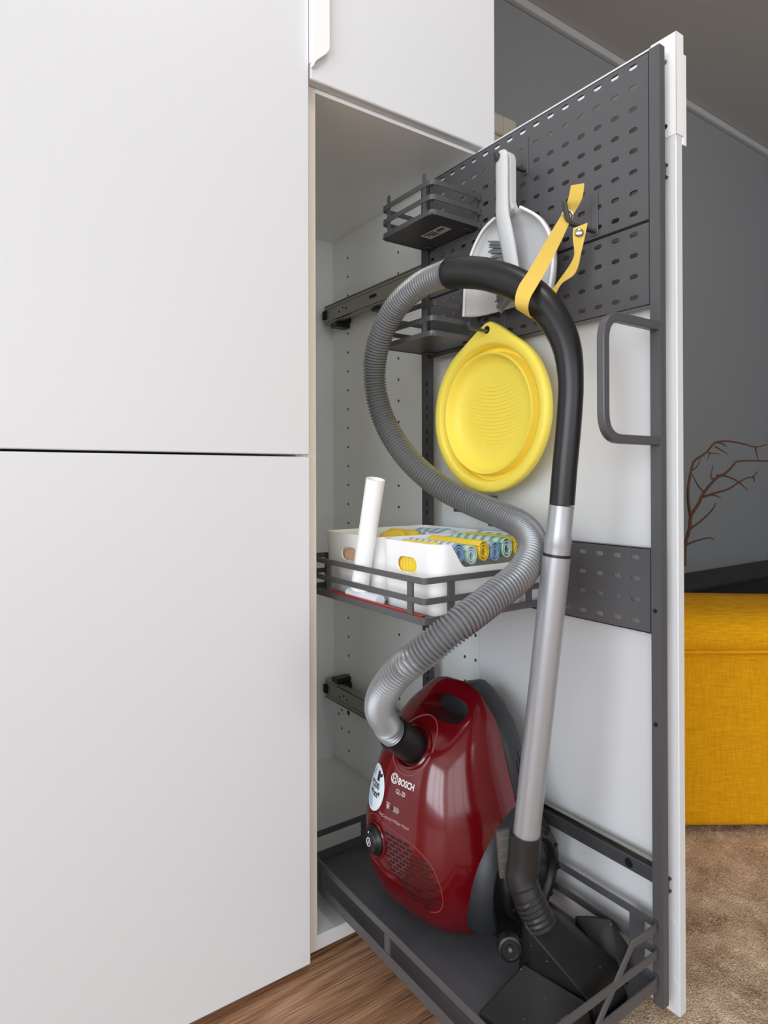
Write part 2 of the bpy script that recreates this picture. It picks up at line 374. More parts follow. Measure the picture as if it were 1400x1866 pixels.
def lip_profile(L):
    w = .0295
    pts = [(0, L), (w, L), (w, .038)]
    for k in range(13):                     # S-curve that runs out to the door edge
        a = k/12; pts.append((w-(w-.002)*(3*a*a-2*a**3), .038-.038*a))
    pts.append((0, 0))
    return pts
XI0, XI1 = .502, .8625                # inner faces of the sides
def utility_cabinet():
    t = thing('utility_cabinet', 'open white cabinet unit holding the grey pull-out frame', 'cabinet', (.687, 1.19, ZF))
    z0, z1 = -.753, .634
    obj('side_panel', MB().box(.4845, XI0, YC0, YB, z0, z1), 'white_edge', t, smooth=0, bev=.0008, seg=1)
    hb = MB()
    zs = [.557-.048*k for k in range(27)]
    def hole(y, z, r=.0031): hb.lathe([(.00001, .0004), (r, .0004), (r, -.0004)], (XI1, y, z), (-1, 0, 0), 12)
    for z in zs:
        if z > -.70:
            for y in (1.381, 1.166):
                if abs(z-.415) > .035 and abs(z+.54) > .035: hole(y, z)
            for y in (.948, .917): hole(y, z)
    for y, z in ((1.415, -.598), (1.43, -.612), (1.415, -.645)): hole(y, z)
    hole(1.383, -.596, .006)
    obj('side_panel', MB().box(XI1, .886, YC0, YB, z0, z1), 'white_inner', t, smooth=0, extra=[(hb, 'pin_hole')])
    obj('back_panel', MB().box(XI0, XI1, YB-.02, YB-.012, z0, z1), 'white_inner', t, smooth=0)
    obj('top_panel', MB().box(XI0, XI1, YC0, YB-.02, .616, z1), 'white_inner', t, smooth=0, bev=.0008, seg=1)
    obj('bottom_panel', MB().box(XI0, XI1, YC0, YB-.02, z0, -.730), 'white_lacquer', t, smooth=0, bev=.0008, seg=1)
    obj('foot', MB().box(.52, .85, YC0+.05, YB-.05, ZF, z0), 'black_matt', t)
    # screws in the top corner of the inside
    # lower door, swung open by a right angle
    d = obj('door', MB().box(.845, .861, .4925, .889, -.748, .618), 'white_lacquer', t, bev=.0015)
    hm = MB().prism(lip_profile(.128), (.8612, .4915, .4655), (0, 1, 0), (0, 0, 1), .009)
    hm.box(.8435, .845, .4905, .530, .476, .6185).box(.8435, .8615, .4905, .4924, .476, .6185)
    obj('handle', hm, 'white_plastic', d, bev=.0012)
    for z in (.583, .492):
        obj('screw', MB().lathe([(.0001, .0012), (.003, .001), (.0036, 0)], (.8435, .5075, z), (-1, 0, 0), 14), 'steel_dark' if z > .5 else 'ink_dark', d)
    for z in (-.632, -.708):
        obj('cover_cap', MB().lathe([(.0001, .0002), (.0168, .0002), (.0170, 0)], (.845, .512, z), (-1, 0, 0), 32), 'cap_white', d)
    for zc in (-.061, .52, -.66):
        hg = MB().box(.8635-.006, .8635-.001, .925, .975, zc-.008, zc+.010)
        hg.box(.850, .8575, .905, .965, zc-.006, zc+.006)
        hg.box(.8435, .845, .838, .863, zc-.030, zc+.027)
        hg.box(.838, .8465, .845, .915, zc-.006, zc+.006)
        hg.lathe([(.0001, -.001), (.003, -.001), (.003, -.0004)], (.8435, .85, zc+.02), (-1, 0, 0), 10)
        obj('hinge', hg, 'steel', t, bev=.0015)
    # telescopic slides on the right-hand side
    for zc, up in ((.415, 1), (-.539, -1)):
        s = MB()
        x = .825
        s.box(x, x+.002, 1.0, 1.435, zc-.018, zc+.018)
        for sg in (-1, 1):
            s.box(x-.001, x+.013, 1.0, 1.435, zc+sg*.0225-.0012, zc+sg*.0225+.0012)
            s.box(x+.011, x+.013, 1.0, 1.435, zc+sg*.0195-.004, zc+sg*.0195+.004)
            s.box(x-.002, x, 1.0, 1.43, zc+sg*.016-.0025, zc+sg*.016+.0025)
        hm = MB()
        for y, dz in ((1.345, .003), (1.362, -.004), (1.33, -.002)): hm.lathe([(.0001, .0004), (.0025, .0004), (.0025, 0)], (x-.0001, y, zc+dz), (-1, 0, 0), 10)
        hm.box(x-.0022, x-.0001, 1.20, 1.225, zc-.003, zc+.003)
        so = obj('drawer_slide', s, 'steel_dark', t, smooth=0, extra=[(hm, 'dark_hole')])
        k = MB().box(x-.006, x+.010, 1.422, 1.437, zc-.011, zc+.011)
        obj('end_stop', k, 'dark_hole', so, bev=.002)
        b = MB().box(x-.004, XI1-.0005, 1.37, 1.398, zc-up*.033-.006, zc-up*.033+.006).box(x+.013, XI1-.0005, 1.365, 1.40, zc-.026, zc+.026)
        obj('slide_bracket', b, 'black_plastic', so, bev=.0015)
        b = MB().box(x+.004, XI1-.0005, 1.20, 1.225, zc-up*.029-.004, zc-up*.029+.004)
        obj('slide_bracket', b, 'black_plastic', so, bev=.0015)
utility_cabinet()

def upper_cabinet():
    t = thing('upper_cabinet', 'white upper cabinet with a closed door and white lip handle', 'cabinet', (.687, 1.19, .635))
    z0, z1 = .6345, ZC-.03
    mb = MB().box(.4845, XI0, YC0, YB, z0, z1).box(.868, .886, YC0, YB, z0, z1).box(XI0, .868, YC0, YB, z0, z0+.018).box(XI0, .868, YB-.02, YB, z0, z1).box(XI0, .868, YC0, YB, z1-.018, z1)
    obj('carcass', mb, 'white_inner', t, smooth=0)
    d = obj('door', MB().box(.482, .8835, YD, YC0-.001, .622, ZC-.035), 'white_lacquer', t, bev=.003, seg=3)
    hm = MB().prism(lip_profile(.30), (.482, YD-.0003, .6375), (1, 0, 0), (0, 0, 1), .009)
    hm.box(.4805, .4822, YD-.009, YC0-.004, .645, .9375)
    obj('handle', hm, 'white_plastic', d, bev=.0022, seg=3)
upper_cabinet()

# ------------------------------------------------------------------ pull-out frame
XF = .815                         # left face of the frame
def capsule(cx, cy, L, W, n=5):
    r = W/2; out = []
    for sgn in (1, -1):
        for k in range(n):
            a = -PI/2+PI*k/(n-1)
            out.append((cx+sgn*((L/2-r)+r*math.cos(a)), cy+sgn*r*math.sin(a)))
    return out
def slotted_plate(mb, y0, y1, z0, z1, ys, zs, x, th, fold=.012):
    """sheet in the plane x = const with real slots, edges folded back"""
    ye = [y0]+[(a+b)/2 for a, b in zip(ys, ys[1:])]+[y1]
    ze = [z0]+[(a+b)/2 for a, b in zip(zs, zs[1:])]+[z1]
    for i, yc in enumerate(ys):
        for j, zc in enumerate(zs):
            cap = capsule(yc, zc, .0138, .0066)
            n = len(cap)
            bd = []
            for k in range(n):
                q = k % (n//2)/(n//2-1)
                bd.append((ye[i+1], ze[j]+(ze[j+1]-ze[j])*q) if k < n//2 else (ye[i], ze[j+1]-(ze[j+1]-ze[j])*q))
            for xx, rev in ((x, 0), (x+th, 1)):
                for k in range(n):
                    q = (k+1) % n
                    vs = [(xx, p[0], p[1]) for p in (cap[k], cap[q], bd[q], bd[k])]
                    mb.add(vs, [[3, 2, 1, 0] if rev else [0, 1, 2, 3]])
            mb.loft([[(x, p[0], p[1]) for p in cap], [(x+th, p[0], p[1]) for p in cap]], True, False)
    if fold:
        mb.box(x, x+fold, y0-.0002, y0+.0012, z0, z1).box(x, x+fold, y1-.0012, y1+.0002, z0, z1)
        mb.box(x, x+fold, y0, y1, z0-.0002, z0+.0012).box(x, x+fold, y0, y1, z1-.0012, z1+.0002)
def pull_out():
    t = thing('pull_out_frame', 'tall grey metal pull-out frame with perforated panels and a handle', 'pull-out frame', (.82, .76, -.726))
    ph = MB()
    for z in [.17-.048*k for k in range(17)]:
        for dz in (0, .017): ph.box(XF-.0004, XF+.001, 1.004, 1.008, z+dz-.0045, z+dz+.0045)
    obj('post', MB().box(XF, XF+.0125, 1.0, 1.0225, -.726, .594), 'anthracite_dark', t, smooth=0, extra=[(ph, 'dark_hole')])
    ph = MB()
    for z in (-.1853, -.3415): ph.lathe([(.0001, .0004), (.0032, .0004), (.0032, 0)], (XF-.0001, .5085, z), (-1, 0, 0), 14)
    obj('post', MB().box(XF, XF+.0125, .4985, .5145, -.726, .594), 'anthracite', t, extra=[(ph, 'dark_hole')])
    ys = [.5402+.02985*k for k in range(16)]
    for z0, z1, zt, n in ((.3578, .5935, .5832, 8), (.2392, .3562, .3443, 4), (-.2180, -.1000, -.1143, 4)):
        zs = sorted(zt-.0299*k for k in range(n))
        mb = MB(); slotted_plate(mb, .5152, .9985, z0, z1, ys, zs, XF+.0015, .0013)
        obj('perforated_panel', mb, 'anthracite', t, smooth=0)
    # crossbars behind the panels
    obj('crossbar', MB().box(XF+.0045, XF+.0125, .515, 1.0, .395, .435), 'anthracite_dark', t, bev=.001)
    cb = MB().box(XF+.001, XF+.0125, .515, 1.0, -.5625, -.5425)
    obj('crossbar', cb, 'anthracite_dark', t, bev=.001)
    obj('slide_rail', MB().box(XF+.004, XF+.0125, .515, 1.0, -.5405, -.5345), 'steel', t, bev=.0006)
    obj('bar_screw', MB().lathe([(.0001, .001), (.006, .001), (.0065, 0)], (XF+.0008, .5516, -.5525), (-1, 0, 0), 20), 'black_plastic', t)
    # handle: square bar bent to a U, reaching out to the left
    pts = [(XF-.0002, .207), (.698, .207), (.698, .049), (XF-.0002, .049)]
    path = fillet(pts, .034, 10)
    rings = []
    for i, p in enumerate(path):
        a = path[max(i-1, 0)]; b = path[min(i+1, len(path)-1)]; d = (b-a).normalized(); n = Vector((-d.y, d.x))*.006
        rings.append([(p.x+n.x, .5005, p.y+n.y), (p.x-n.x, .5005, p.y-n.y), (p.x-n.x, .5115, p.y-n.y), (p.x+n.x, .5115, p.y+n.y)])
    obj('handle', MB().loft(rings), 'anthracite', t, bev=.0012)
    for zc in (.428, -.5695):
        c = MB().box(XF+.0126, XF+.0155, .5005, .513, zc-.022, zc+.022).box(XF+.0155, XF+.0225, .503, .511, zc-.0085, zc+.0085)
        c.box(XF+.021, XF+.0285, .503, .511, zc+.007, zc+.010).box(XF+.021, XF+.0285, .503, .511, zc-.010, zc-.007)
        obj('door_clip', c, 'black_plastic', t, bev=.0006)
pull_out()

# ------------------------------------------------------------------ wire baskets
def small_basket(z, label):
    x0, x1, y0, y1 = .7005, XF-.001, .85, 1.0
    t = thing('wire_basket', label, 'basket', (.757, .925, z), 'small grey baskets clipped to the frame')
    plan = fillet([(x1, y0), (x0, y0), (x0, y1), (x1, y1)], .012, 5)
    for dz in (0, .026, .052):
        mb = MB(); rail(mb, plan, z+dz, z+dz+.009, .0016)
        for y in (y0, y1): mb.box(x1-.004, x1+.0005, y-.002, y+.002, z+dz-.003, z+dz+.009)
        obj('rail', mb, 'anthracite', t)
    for y in (y0+.022, y1-.022):
        m = MB().box(x0+.0009, x0+.0024, y-.0045, y+.0045, z+.001, z+.073)
        m.prism([(y+.0045*math.cos(PI*q/8), z+.0729+.0045*math.sin(PI*q/8)) for q in range(9)], (x0+.0009, 0, 0), (0, 1, 0), (0, 0, 1), .0015)
        obj('upright', m, 'anthracite', t)
    fl = obj('floor_plate', MB().box(x0+.001, x1, y0+.001, y1-.001, z+.001, z+.0026), 'anthracite_dark', t)
    obj('back_plate', MB().box(x1-.0012, x1, y0+.006, y1-.006, z+.001, z+.058), 'anthracite', t)
    for y in (y0+.018, y1-.018):
        obj('clip', MB().box(x1-.022, x1-.004, y-.006, y+.006, z-.002, z+.001), 'anthracite_dark', t, bev=.001)
    if z > .4:
        lb = obj('tag_label', MB().box(.752, .776, .885, .945, z+.0004, z+.0009), 'label_paper', fl, smooth=0)
        bc = MB()
        for k in range(9): bc.box(.756, .764, .889+.0016*k*1.3, .889+.0016*k*1.3+.0011, z+.0001, z+.0004)
        for k in range(3): bc.box(.754+.006*k, .757+.006*k, .912, .940-.006*k, z+.0001, z+.0004)
        obj('print', bc, 'ink_dark', fl, smooth=0)
small_basket(.4525, 'empty small grey basket at the panel top, printed tag underneath')
small_basket(.2440, 'empty small grey basket behind the hose, under its twin')

def middle_basket():
    x0, x1, y0, y1 = .540, XF-.0015, .674, 1.018
    t = thing('shelf_basket', 'wide grey metal basket carrying the two white boxes of cloths', 'basket', (.68, .85, -.1995))
    plan = fillet([(x0, y0), (x1, y0), (x1, y1), (x0, y1)], .006, 3, True)
    for za, zb in ((-.1445, -.1359), (-.1722, -.1636), (-.1995, -.1893)):
        mb = MB(); rail(mb, plan, za, zb, .003, True); obj('rail', mb, 'anthracite', t, bev=.0005, seg=1)
    for x, y, sx, sy in ((x0+.0025, .707, .0016, .006), (x0+.0025, .93, .0016, .006), (.590, y0+.0025, .006, .0016), (.747, y0+.0025, .006, .0016),
                         (.590, y1-.0025, .006, .0016), (.747, y1-.0025, .006, .0016)):
        obj('upright', MB().box(x-sx, x+sx, y-sy, y+sy, -.199, -.137), 'anthracite', t)
    obj('floor_plate', MB().box(x0+.001, x1-.001, y0+.001, y1-.001, -.1992, -.1972), 'anthracite_dark', t)
    obj('bracket', MB().box(XF-.046, XF-.033, y0-.010, y0-.0018, -.158, -.124).box(XF-.043, XF-.036, y0-.007, y0-.0018, -.192, -.150), 'black_plastic', t, bev=.002)
middle_basket()

TX0, TX1, TY0, TY1 = .535, XF-.0015, .5045, 1.031
def lower_tray():
    t = thing('floor_tray', 'grey metal tray at the frame foot carrying the vacuum cleaner', 'tray', (.675, .77, -.703))
    plan = fillet([(TX0, TY0), (TX1, TY0), (TX1, TY1), (TX0, TY1)], .009, 4, True)
    mb = MB(); rail(mb, plan, -.657, -.646, .003, True); obj('rail', mb, 'anthracite', t, bev=.0005, seg=1)
    mb = MB(); rail(mb, plan, -.7000, -.684, .003, True); obj('rim', mb, 'anthracite', t, bev=.0005, seg=1)
    # short top rail: along the frame side, round the corner and down a strut
    top = fillet([(TX1, TY1-.01), (TX1, TY0), (.757, TY0)], .012, 5)
    mb = MB(); rail(mb, top, -.620, -.6095, .003); obj('rail', mb, 'anthracite', t, bev=.0005, seg=1)
    obj('strut', MB().bar((.757, TY0, -.6115), (.671, TY0, -.692), .009, .0028, (0, 1, 0)), 'anthracite', t, bev=.0004)
    obj('corner_plate', MB().box(TX1-.0028, TX1-.0012, .525, .548, -.69, -.612), 'anthracite', t)
    obj('floor_plate', MB().box(TX0+.001, TX1-.001, TY0+.001, TY1-.001, -.7003, -.6983), 'tray_grey', t)
    for x, y, sx, sy in ((TX0+.0024, .757, .0014, .006), (TX1-.0024, .76, .0014, .006), (.62, TY0+.0024, .006, .0014), (.675, TY1-.0024, .006, .0014), (TX0+.0024, .95, .0014, .006)):
        obj('upright', MB().box(x-sx, x+sx, y-sy, y+sy, -.690, -.648), 'anthracite', t)
lower_tray()

# ------------------------------------------------------------------ hooks
def hook(y, z, reach, label, tip=.02):
    t = thing('wall_hook', label, 'hook', (XF, y, z), 'grey hooks on the perforated panels')
    obj('back_plate', MB().box(XF-.0002, XF+.0013, y-.011, y+.0005, z-.012, z+.052), 'anthracite', t, bev=.0006)
    path = fillet([(XF-.001, z-.006), (XF-reach, z-.006), (XF-reach-tip*.35, z-.006+tip)], .008, 5)
    rings = []
    for i, p in enumerate(path):
        a = path[max(i-1, 0)]; b = path[min(i+1, len(path)-1)]; d = (b-a).normalized(); n = Vector((-d.y, d.x))*.0021
        w = .0036
        rings.append([(p.x+n.x, y-.005-w, p.y+n.y), (p.x-n.x, y-.005-w, p.y-n.y), (p.x-n.x, y-.005+w, p.y-n.y), (p.x+n.x, y-.005+w, p.y+n.y)])
    obj('prong', MB().loft(rings), 'anthracite_dark', t, bev=.0008)
hook(.7475, .5200, .066, 'grey hook holding the dustpan handle at the panel top', .012)
hook(.6100, .3745, .060, 'grey hook through the eyelet of the yellow strap', .030)
hook(.8010, .2560, .078, 'grey hook holding the yellow bowl by its tab', .010)

# ------------------------------------------------------------------ dustpan and brush
def dustpan():
    X = .768
    t = thing('dustpan', 'pale grey plastic dustpan with long handle, hung on the panel', 'dustpan', (X, .75, .28))
    k1 = .768/.757
    left = [(.8324*k1, .2796*k1), (.8294*k1, .3239*k1), (.8222*k1, .3601*k1), (.8083*k1, .3893*k1), (.7841*k1, .4146*k1), (.7560*k1, .4262*k1)]
    right = [(.6430*k1, .2800*k1), (.6365*k1, .3100*k1), (.6363*k1, .3400*k1), (.6450*k1, .3700*k1), (.6660*k1, .3990*k1), (.7000*k1, .4250*k1)]
    Lp = catmull([(a, b, 0) for a, b in left], 6); Rp = catmull([(a, b, 0) for a, b in right], 6)
    K = len(Lp); N = 28; mb = MB(); vs = []
    for k in range(K):
        u = k/(K-1); g = min(1, (1-u)*4.5)**.5*.78+.22
        for i in range(N+1):
            q = 2*i/N-1; q = math.copysign(abs(q)**.75, q)
            p = Lp[k].lerp(Rp[k], (q+1)/2)
            vs.append((X+.026*g*(1-abs(q)**5)**.5, p.x, p.y))
    mb.add(vs, [[k*(N+1)+i, k*(N+1)+i+1, (k+1)*(N+1)+i+1, (k+1)*(N+1)+i] for k in range(K-1) for i in range(N)])
    o = obj('pan', mb, 'dust_white', t, smooth=70)
    m = o.modifiers.new('thickness', 'SOLIDIFY'); m.thickness = .0022; m.offset = 1
    hd = MB()
    top = [(.7440+.0160*math.cos(a), .5140+.0190*math.sin(a)) for a in [PI*j/12 for j in range(13)]]
    poly = [(.7600, .4310), (.7600, .512)]+top[1:-1]+[(.7280, .514), (.7280, .447), (.7230, .4345), (.735, .428)]
    hd.prism(poly, (X-.004, 0, 0), (0, 1, 0), (0, 0, 1), .016)
    obj('handle', hd, 'dust_white', t, bev=.003, seg=3)
    rl = MB().tube([Vector((X, p.x, p.y)) for p in Lp], .0024, 8); obj('rim', rl, 'white_plastic', t)
    rl = MB().tube([Vector((X, p.x, p.y)) for p in Rp], .0024, 8); obj('rim', rl, 'white_plastic', t)
dustpan()
def brush():
    t = thing('hand_brush', 'pale grey hand brush with dark grey bristles, nested in the dustpan', 'brush', (.757, .735, .30))
    path = catmull([(.756, .7380, .5290), (.7555, .7375, .498), (.7550, .7370, .462), (.7545, .7360, .426), (.7555, .7310, .398), (.7575, .7260, .370), (.7620, .7220, .334), (.7660, .7200, .303)], 6)
    wid = [.0120, .0135, .0130, .0140, .0150, .0150, .0140, .0130]
    rings = []
    for i, p in enumerate(path):
        u = i/(len(path)-1)*(len(wid)-1); k = min(int(u), len(wid)-2); w = wid[k]+(wid[k+1]-wid[k])*(u-k)
        d = .0060
        if i == 0: w *= .55; d *= .6
        if i == 1: w *= .85
        rings.append([(p.x+d*math.cos(a), p.y+w*math.sin(a), p.z) for a in [2*PI*j/14 for j in range(14)]])
    hl = MB().lathe([(.0001, .0005), (.0065, .0005), (.0072, 0)], (.7494, .7430, .519), (-1, 0, 0), 20)
    obj('handle', MB().loft(rings), 'dust_white', t, smooth=60, extra=[(hl, 'anthracite_dark')])
    br = MB(); random.seed(5)
    for k in range(34):
        f = k/33; zz = .378-.085*f; yy = .733-.010*f
        for q in range(3):
            L = .036+random.uniform(-.004, .004)-.010*f
            dz = .016-.034*f+random.uniform(-.003, .003)
            a = (.763+.003*q, yy, zz); b = (.764+.004*q, yy+.008+L, zz+dz)
            br.tube([a, ((a[0]+b[0])/2, (a[1]+b[1])/2, (a[2]+b[2])/2+.001), b], [.0021, .0021, .0016], 5)
    for k in range(26):
        f = k/25; yy = .752-.024*f; a = (.766, yy-.014, .318); b = (.768, yy+random.uniform(-.002, .002)+.008, .290-.004*(1-f)+random.uniform(-.004, .004))
        br.tube([a, b], [.0016, .0013], 5)
    obj('bristles', br, 'bristle_grey', t)
brush()

# ------------------------------------------------------------------ collapsible bowl
def bowl():
    X = .785; yc, zc = .8020, .110; R = .1365
    t = thing('collapsible_bowl', 'yellow round collapsible washing-up bowl hung by its tab', 'bowl', (X, yc, zc-R))
    # rim plate with hanging tab: outline = circle plus a rounded tip on top
    seg = 96; tip = (.7960, .2545)
    def outline(r, extra):
        pts = []
        for j in range(seg):
            a = 2*PI*j/seg; y, z = r*math.cos(a), r*math.sin(a)
            pts.append((y, z))
        return pts
    hy, hz = tip[0]-yc, tip[1]-zc
    # convex hull outline of the circle and a small disc at the tip
    def hull_r(a, r, rt):
        best = 0
        # support-function based radial distance of hull(circle(0,r), circle(tip,rt))
        d = Vector((math.cos(a), math.sin(a)))
        lo, hi = r, .25
        def inside(p):
            for k in range(72):
                u = Vector((math.cos(2*PI*k/72), math.sin(2*PI*k/72)))
                if p.dot(u) > max(r, Vector((hy, hz)).dot(u)+rt)+1e-6: return False
            return True
        for _ in range(18):
            m = (lo+hi)/2
            if inside(d*m): lo = m
            else: hi = m
        return lo
    A = [2*PI*j/seg for j in range(seg)]
    out = [hull_r(a, R, .013) for a in A]
    ri = .1180
    mb = MB()
    def ringf(fr, dx): return [(X+dx, yc+fr(j)*math.cos(A[j]), zc+fr(j)*math.sin(A[j])) for j in range(seg)]
    rings = [ringf(lambda j: ri+.002, .010), ringf(lambda j: out[j]-.003, .010), ringf(lambda j: out[j], .007), ringf(lambda j: out[j], -.003),
             ringf(lambda j: out[j]-.002, -.006), ringf(lambda j: out[j]-.006, -.0075), ringf(lambda j: ri+.004, -.0075), ringf(lambda j: ri, -.005), ringf(lambda j: ri-.003, .0075)]
    mb.loft(rings, True, False)
    rim = obj('rim', mb, 'yellow_plastic', t, smooth=50)
    # folded side walls and floor
    prof = [(.1165, .004), (.1155, .0170), (.1080, .0170), (.1065, .012), (.1055, -.004), (.1045, -.0058), (.1025, -.0058), (.1012, -.004), (.0990, .004), (.0950, .012),
            (.0860, .0175), (.0700, .0200), (.0300, .0205), (.0005, .0205)]
    bl = MB().lathe([(r, -h) for r, h in prof], (X, yc+.0015, zc), (-1, 0, 0), 96)
    obj('basin', bl, 'yellow_plastic', t, smooth=60)
    rb = MB()
    for k in range(17):
        zz = zc+.052-.0066*k; half = math.sqrt(max(.064**2-(zz-zc)**2, .0001))*(.92 if k % 2 else 1)
        pts = [(X+.0202, yc+half*(2*i/14-1), zz-.010*(1-((2*i/14-1))**2)+.005) for i in range(15)]
        rb.tube(pts, .0009, 6)
    obj('floor_ribs', rb, 'yellow_plastic', t)
    hl = MB().lathe([(.0001, .0004), (.0062, .0004), (.0068, 0)], (X-.0076, yc+hy, zc+hz-.002), (-1, 0, 0), 20)
    obj('hanging_hole', hl, 'dark_hole', t)
bowl()

# ------------------------------------------------------------------ vacuum cleaner
VA = math.radians(8); XB, YV, ZV = .783, .812, -.6975
VN = Vector((-math.cos(VA), -math.sin(VA), 0)); VT = Vector((math.sin(VA), -math.cos(VA), 0))
def VP(s, o, h): return Vector((XB, YV, ZV))+VT*s+VN*o+Vector((0, 0, h))
#        h     half width  face
TAB = [(.000, .082, .140), (.012, .098, .165), (.035, .112, .190), (.08, .124, .212), (.13, .128, .220), (.18, .124, .216), (.23, .110, .205), (.27, .098, .190), (.295, .091, .172), (.315, .083, .148), (.335, .070, .120), (.350, .053, .101), (.359, .036, .091), (.364, .018, .086)]
def tab(h, c):
    if h <= TAB[0][0]: return TAB[0][c]
    for i in range(len(TAB)-1):
        if h <= TAB[i+1][0]:
            t = (h-TAB[i][0])/(TAB[i+1][0]-TAB[i][0])
            p = [TAB[max(0, min(len(TAB)-1, i+d))] for d in (-1, 0, 1, 2)]
            m1 = (p[2][c]-p[0][c])/(p[2][0]-p[0][0])*(p[2][0]-p[1][0]); m2 = (p[3][c]-p[1][c])/(p[3][0]-p[1][0])*(p[2][0]-p[1][0])
            return (2*t**3-3*t*t+1)*p[1][c]+(t**3-2*t*t+t)*m1+(-2*t**3+3*t*t)*p[2][c]+(t**3-t*t)*m2
    return TAB[-1][c]
OB = .075; EN, EM = 3.2, 2.0
def face_o(s, h):
    w = tab(h, 1); k = min(abs(s)/w, .9995)
    return OB+(tab(h, 2)-OB)*(1-k**EN)**(1/EM)
_arc = {}
def arc_s(a, h):
    """lateral coordinate reached after arc length a from the centre line at height h"""
    key = round(h, 4)
    if key not in _arc:
        L = [(0, 0)]; s = 0; o = face_o(0, h); acc = 0; w = tab(h, 1)
        while s < w*.985:
            s2 = s+.001; o2 = face_o(s2, h); acc += math.hypot(s2-s, o2-o); L.append((acc, s2)); s, o = s2, o2
        _arc[key] = L
    L = _arc[key]; q = abs(a); sg = 1 if a >= 0 else -1
    if q >= L[-1][0]: return sg*L[-1][1]
    lo, hi = 0, len(L)-1
    while hi-lo > 1:
        m = (lo+hi)//2
        if L[m][0] <= q: lo = m
        else: hi = m
    t = (q-L[lo][0])/(L[hi][0]-L[lo][0]); return sg*(L[lo][1]+t*(L[hi][1]-L[lo][1]))
def on_face(a, h, lift=0.):
    s = arc_s(a, h); e = .0015
    p = VP(s, face_o(s, h), h)
    if lift:
        s1 = arc_s(a+e, h); s0 = arc_s(a-e, h)
        du = VP(s1, face_o(s1, h), h)-VP(s0, face_o(s0, h), h)
        h2, h0 = h+e, h-e
        dv = VP(s, face_o(s, h2), h2)-VP(s, face_o(s, h0), h0)
        n = du.cross(dv)
        if n.length > 0:
            n.normalize()
            if n.dot(VN) < -.2: n = -n
            p = p+n*lift
    return p
def patch(mb, poly, lift, rings=4):
    """fan of a convex outline (a, h) laid on the face"""
    ca = sum(p[0] for p in poly)/len(poly); ch = sum(p[1] for p in poly)/len(poly)
    R = []
    for k in range(1, rings+1):
        f = k/rings; R.append([on_face(ca+(a-ca)*f, ch+(h-ch)*f, lift) for a, h in poly])
    mb.loft(R, True, False); k = len(mb.v); n = len(poly)
    mb.v.append(tuple(on_face(ca, ch, lift))); base = k-n*rings
    for j in range(n): mb.f.append([k, base+j, base+(j+1) % n])
def line(mb, pts, w=.0009, lift=.0003): mb.tube([on_face(a, h, lift) for a, h in pts], w, 6)
def ell(ca, ch, ra, rh, n=40, a0=0, a1=2*PI): return [(ca+ra*math.cos(a0+(a1-a0)*j/n), ch+rh*math.sin(a0+(a1-a0)*j/n)) for j in range(n)]
def lettering(mb, text, ca, ch, size, lift=.0006, rot=0., squeeze=1., bold=0.):
    cu = bpy.data.curves.new('txt', 'FONT'); cu.body = text; cu.size = size; cu.align_x = 'CENTER'; cu.align_y = 'CENTER'; cu.resolution_u = 3
    cu.offset = bold
    ob = bpy.data.objects.new('txt', cu); C.objects.link(ob)
    dg = bpy.context.evaluated_depsgraph_get(); me = bpy.data.meshes.new_from_object(ob.evaluated_get(dg))
    c, s = math.cos(rot), math.sin(rot)
    vs = [(v.co.x*squeeze, v.co.y) for v in me.vertices]
    mb.add([on_face(ca+x*c-y*s, ch+x*s+y*c, lift) for x, y in vs], [list(p.vertices) for p in me.polygons])
    bpy.data.objects.remove(ob); bpy.data.curves.remove(cu); bpy.data.meshes.remove(me)

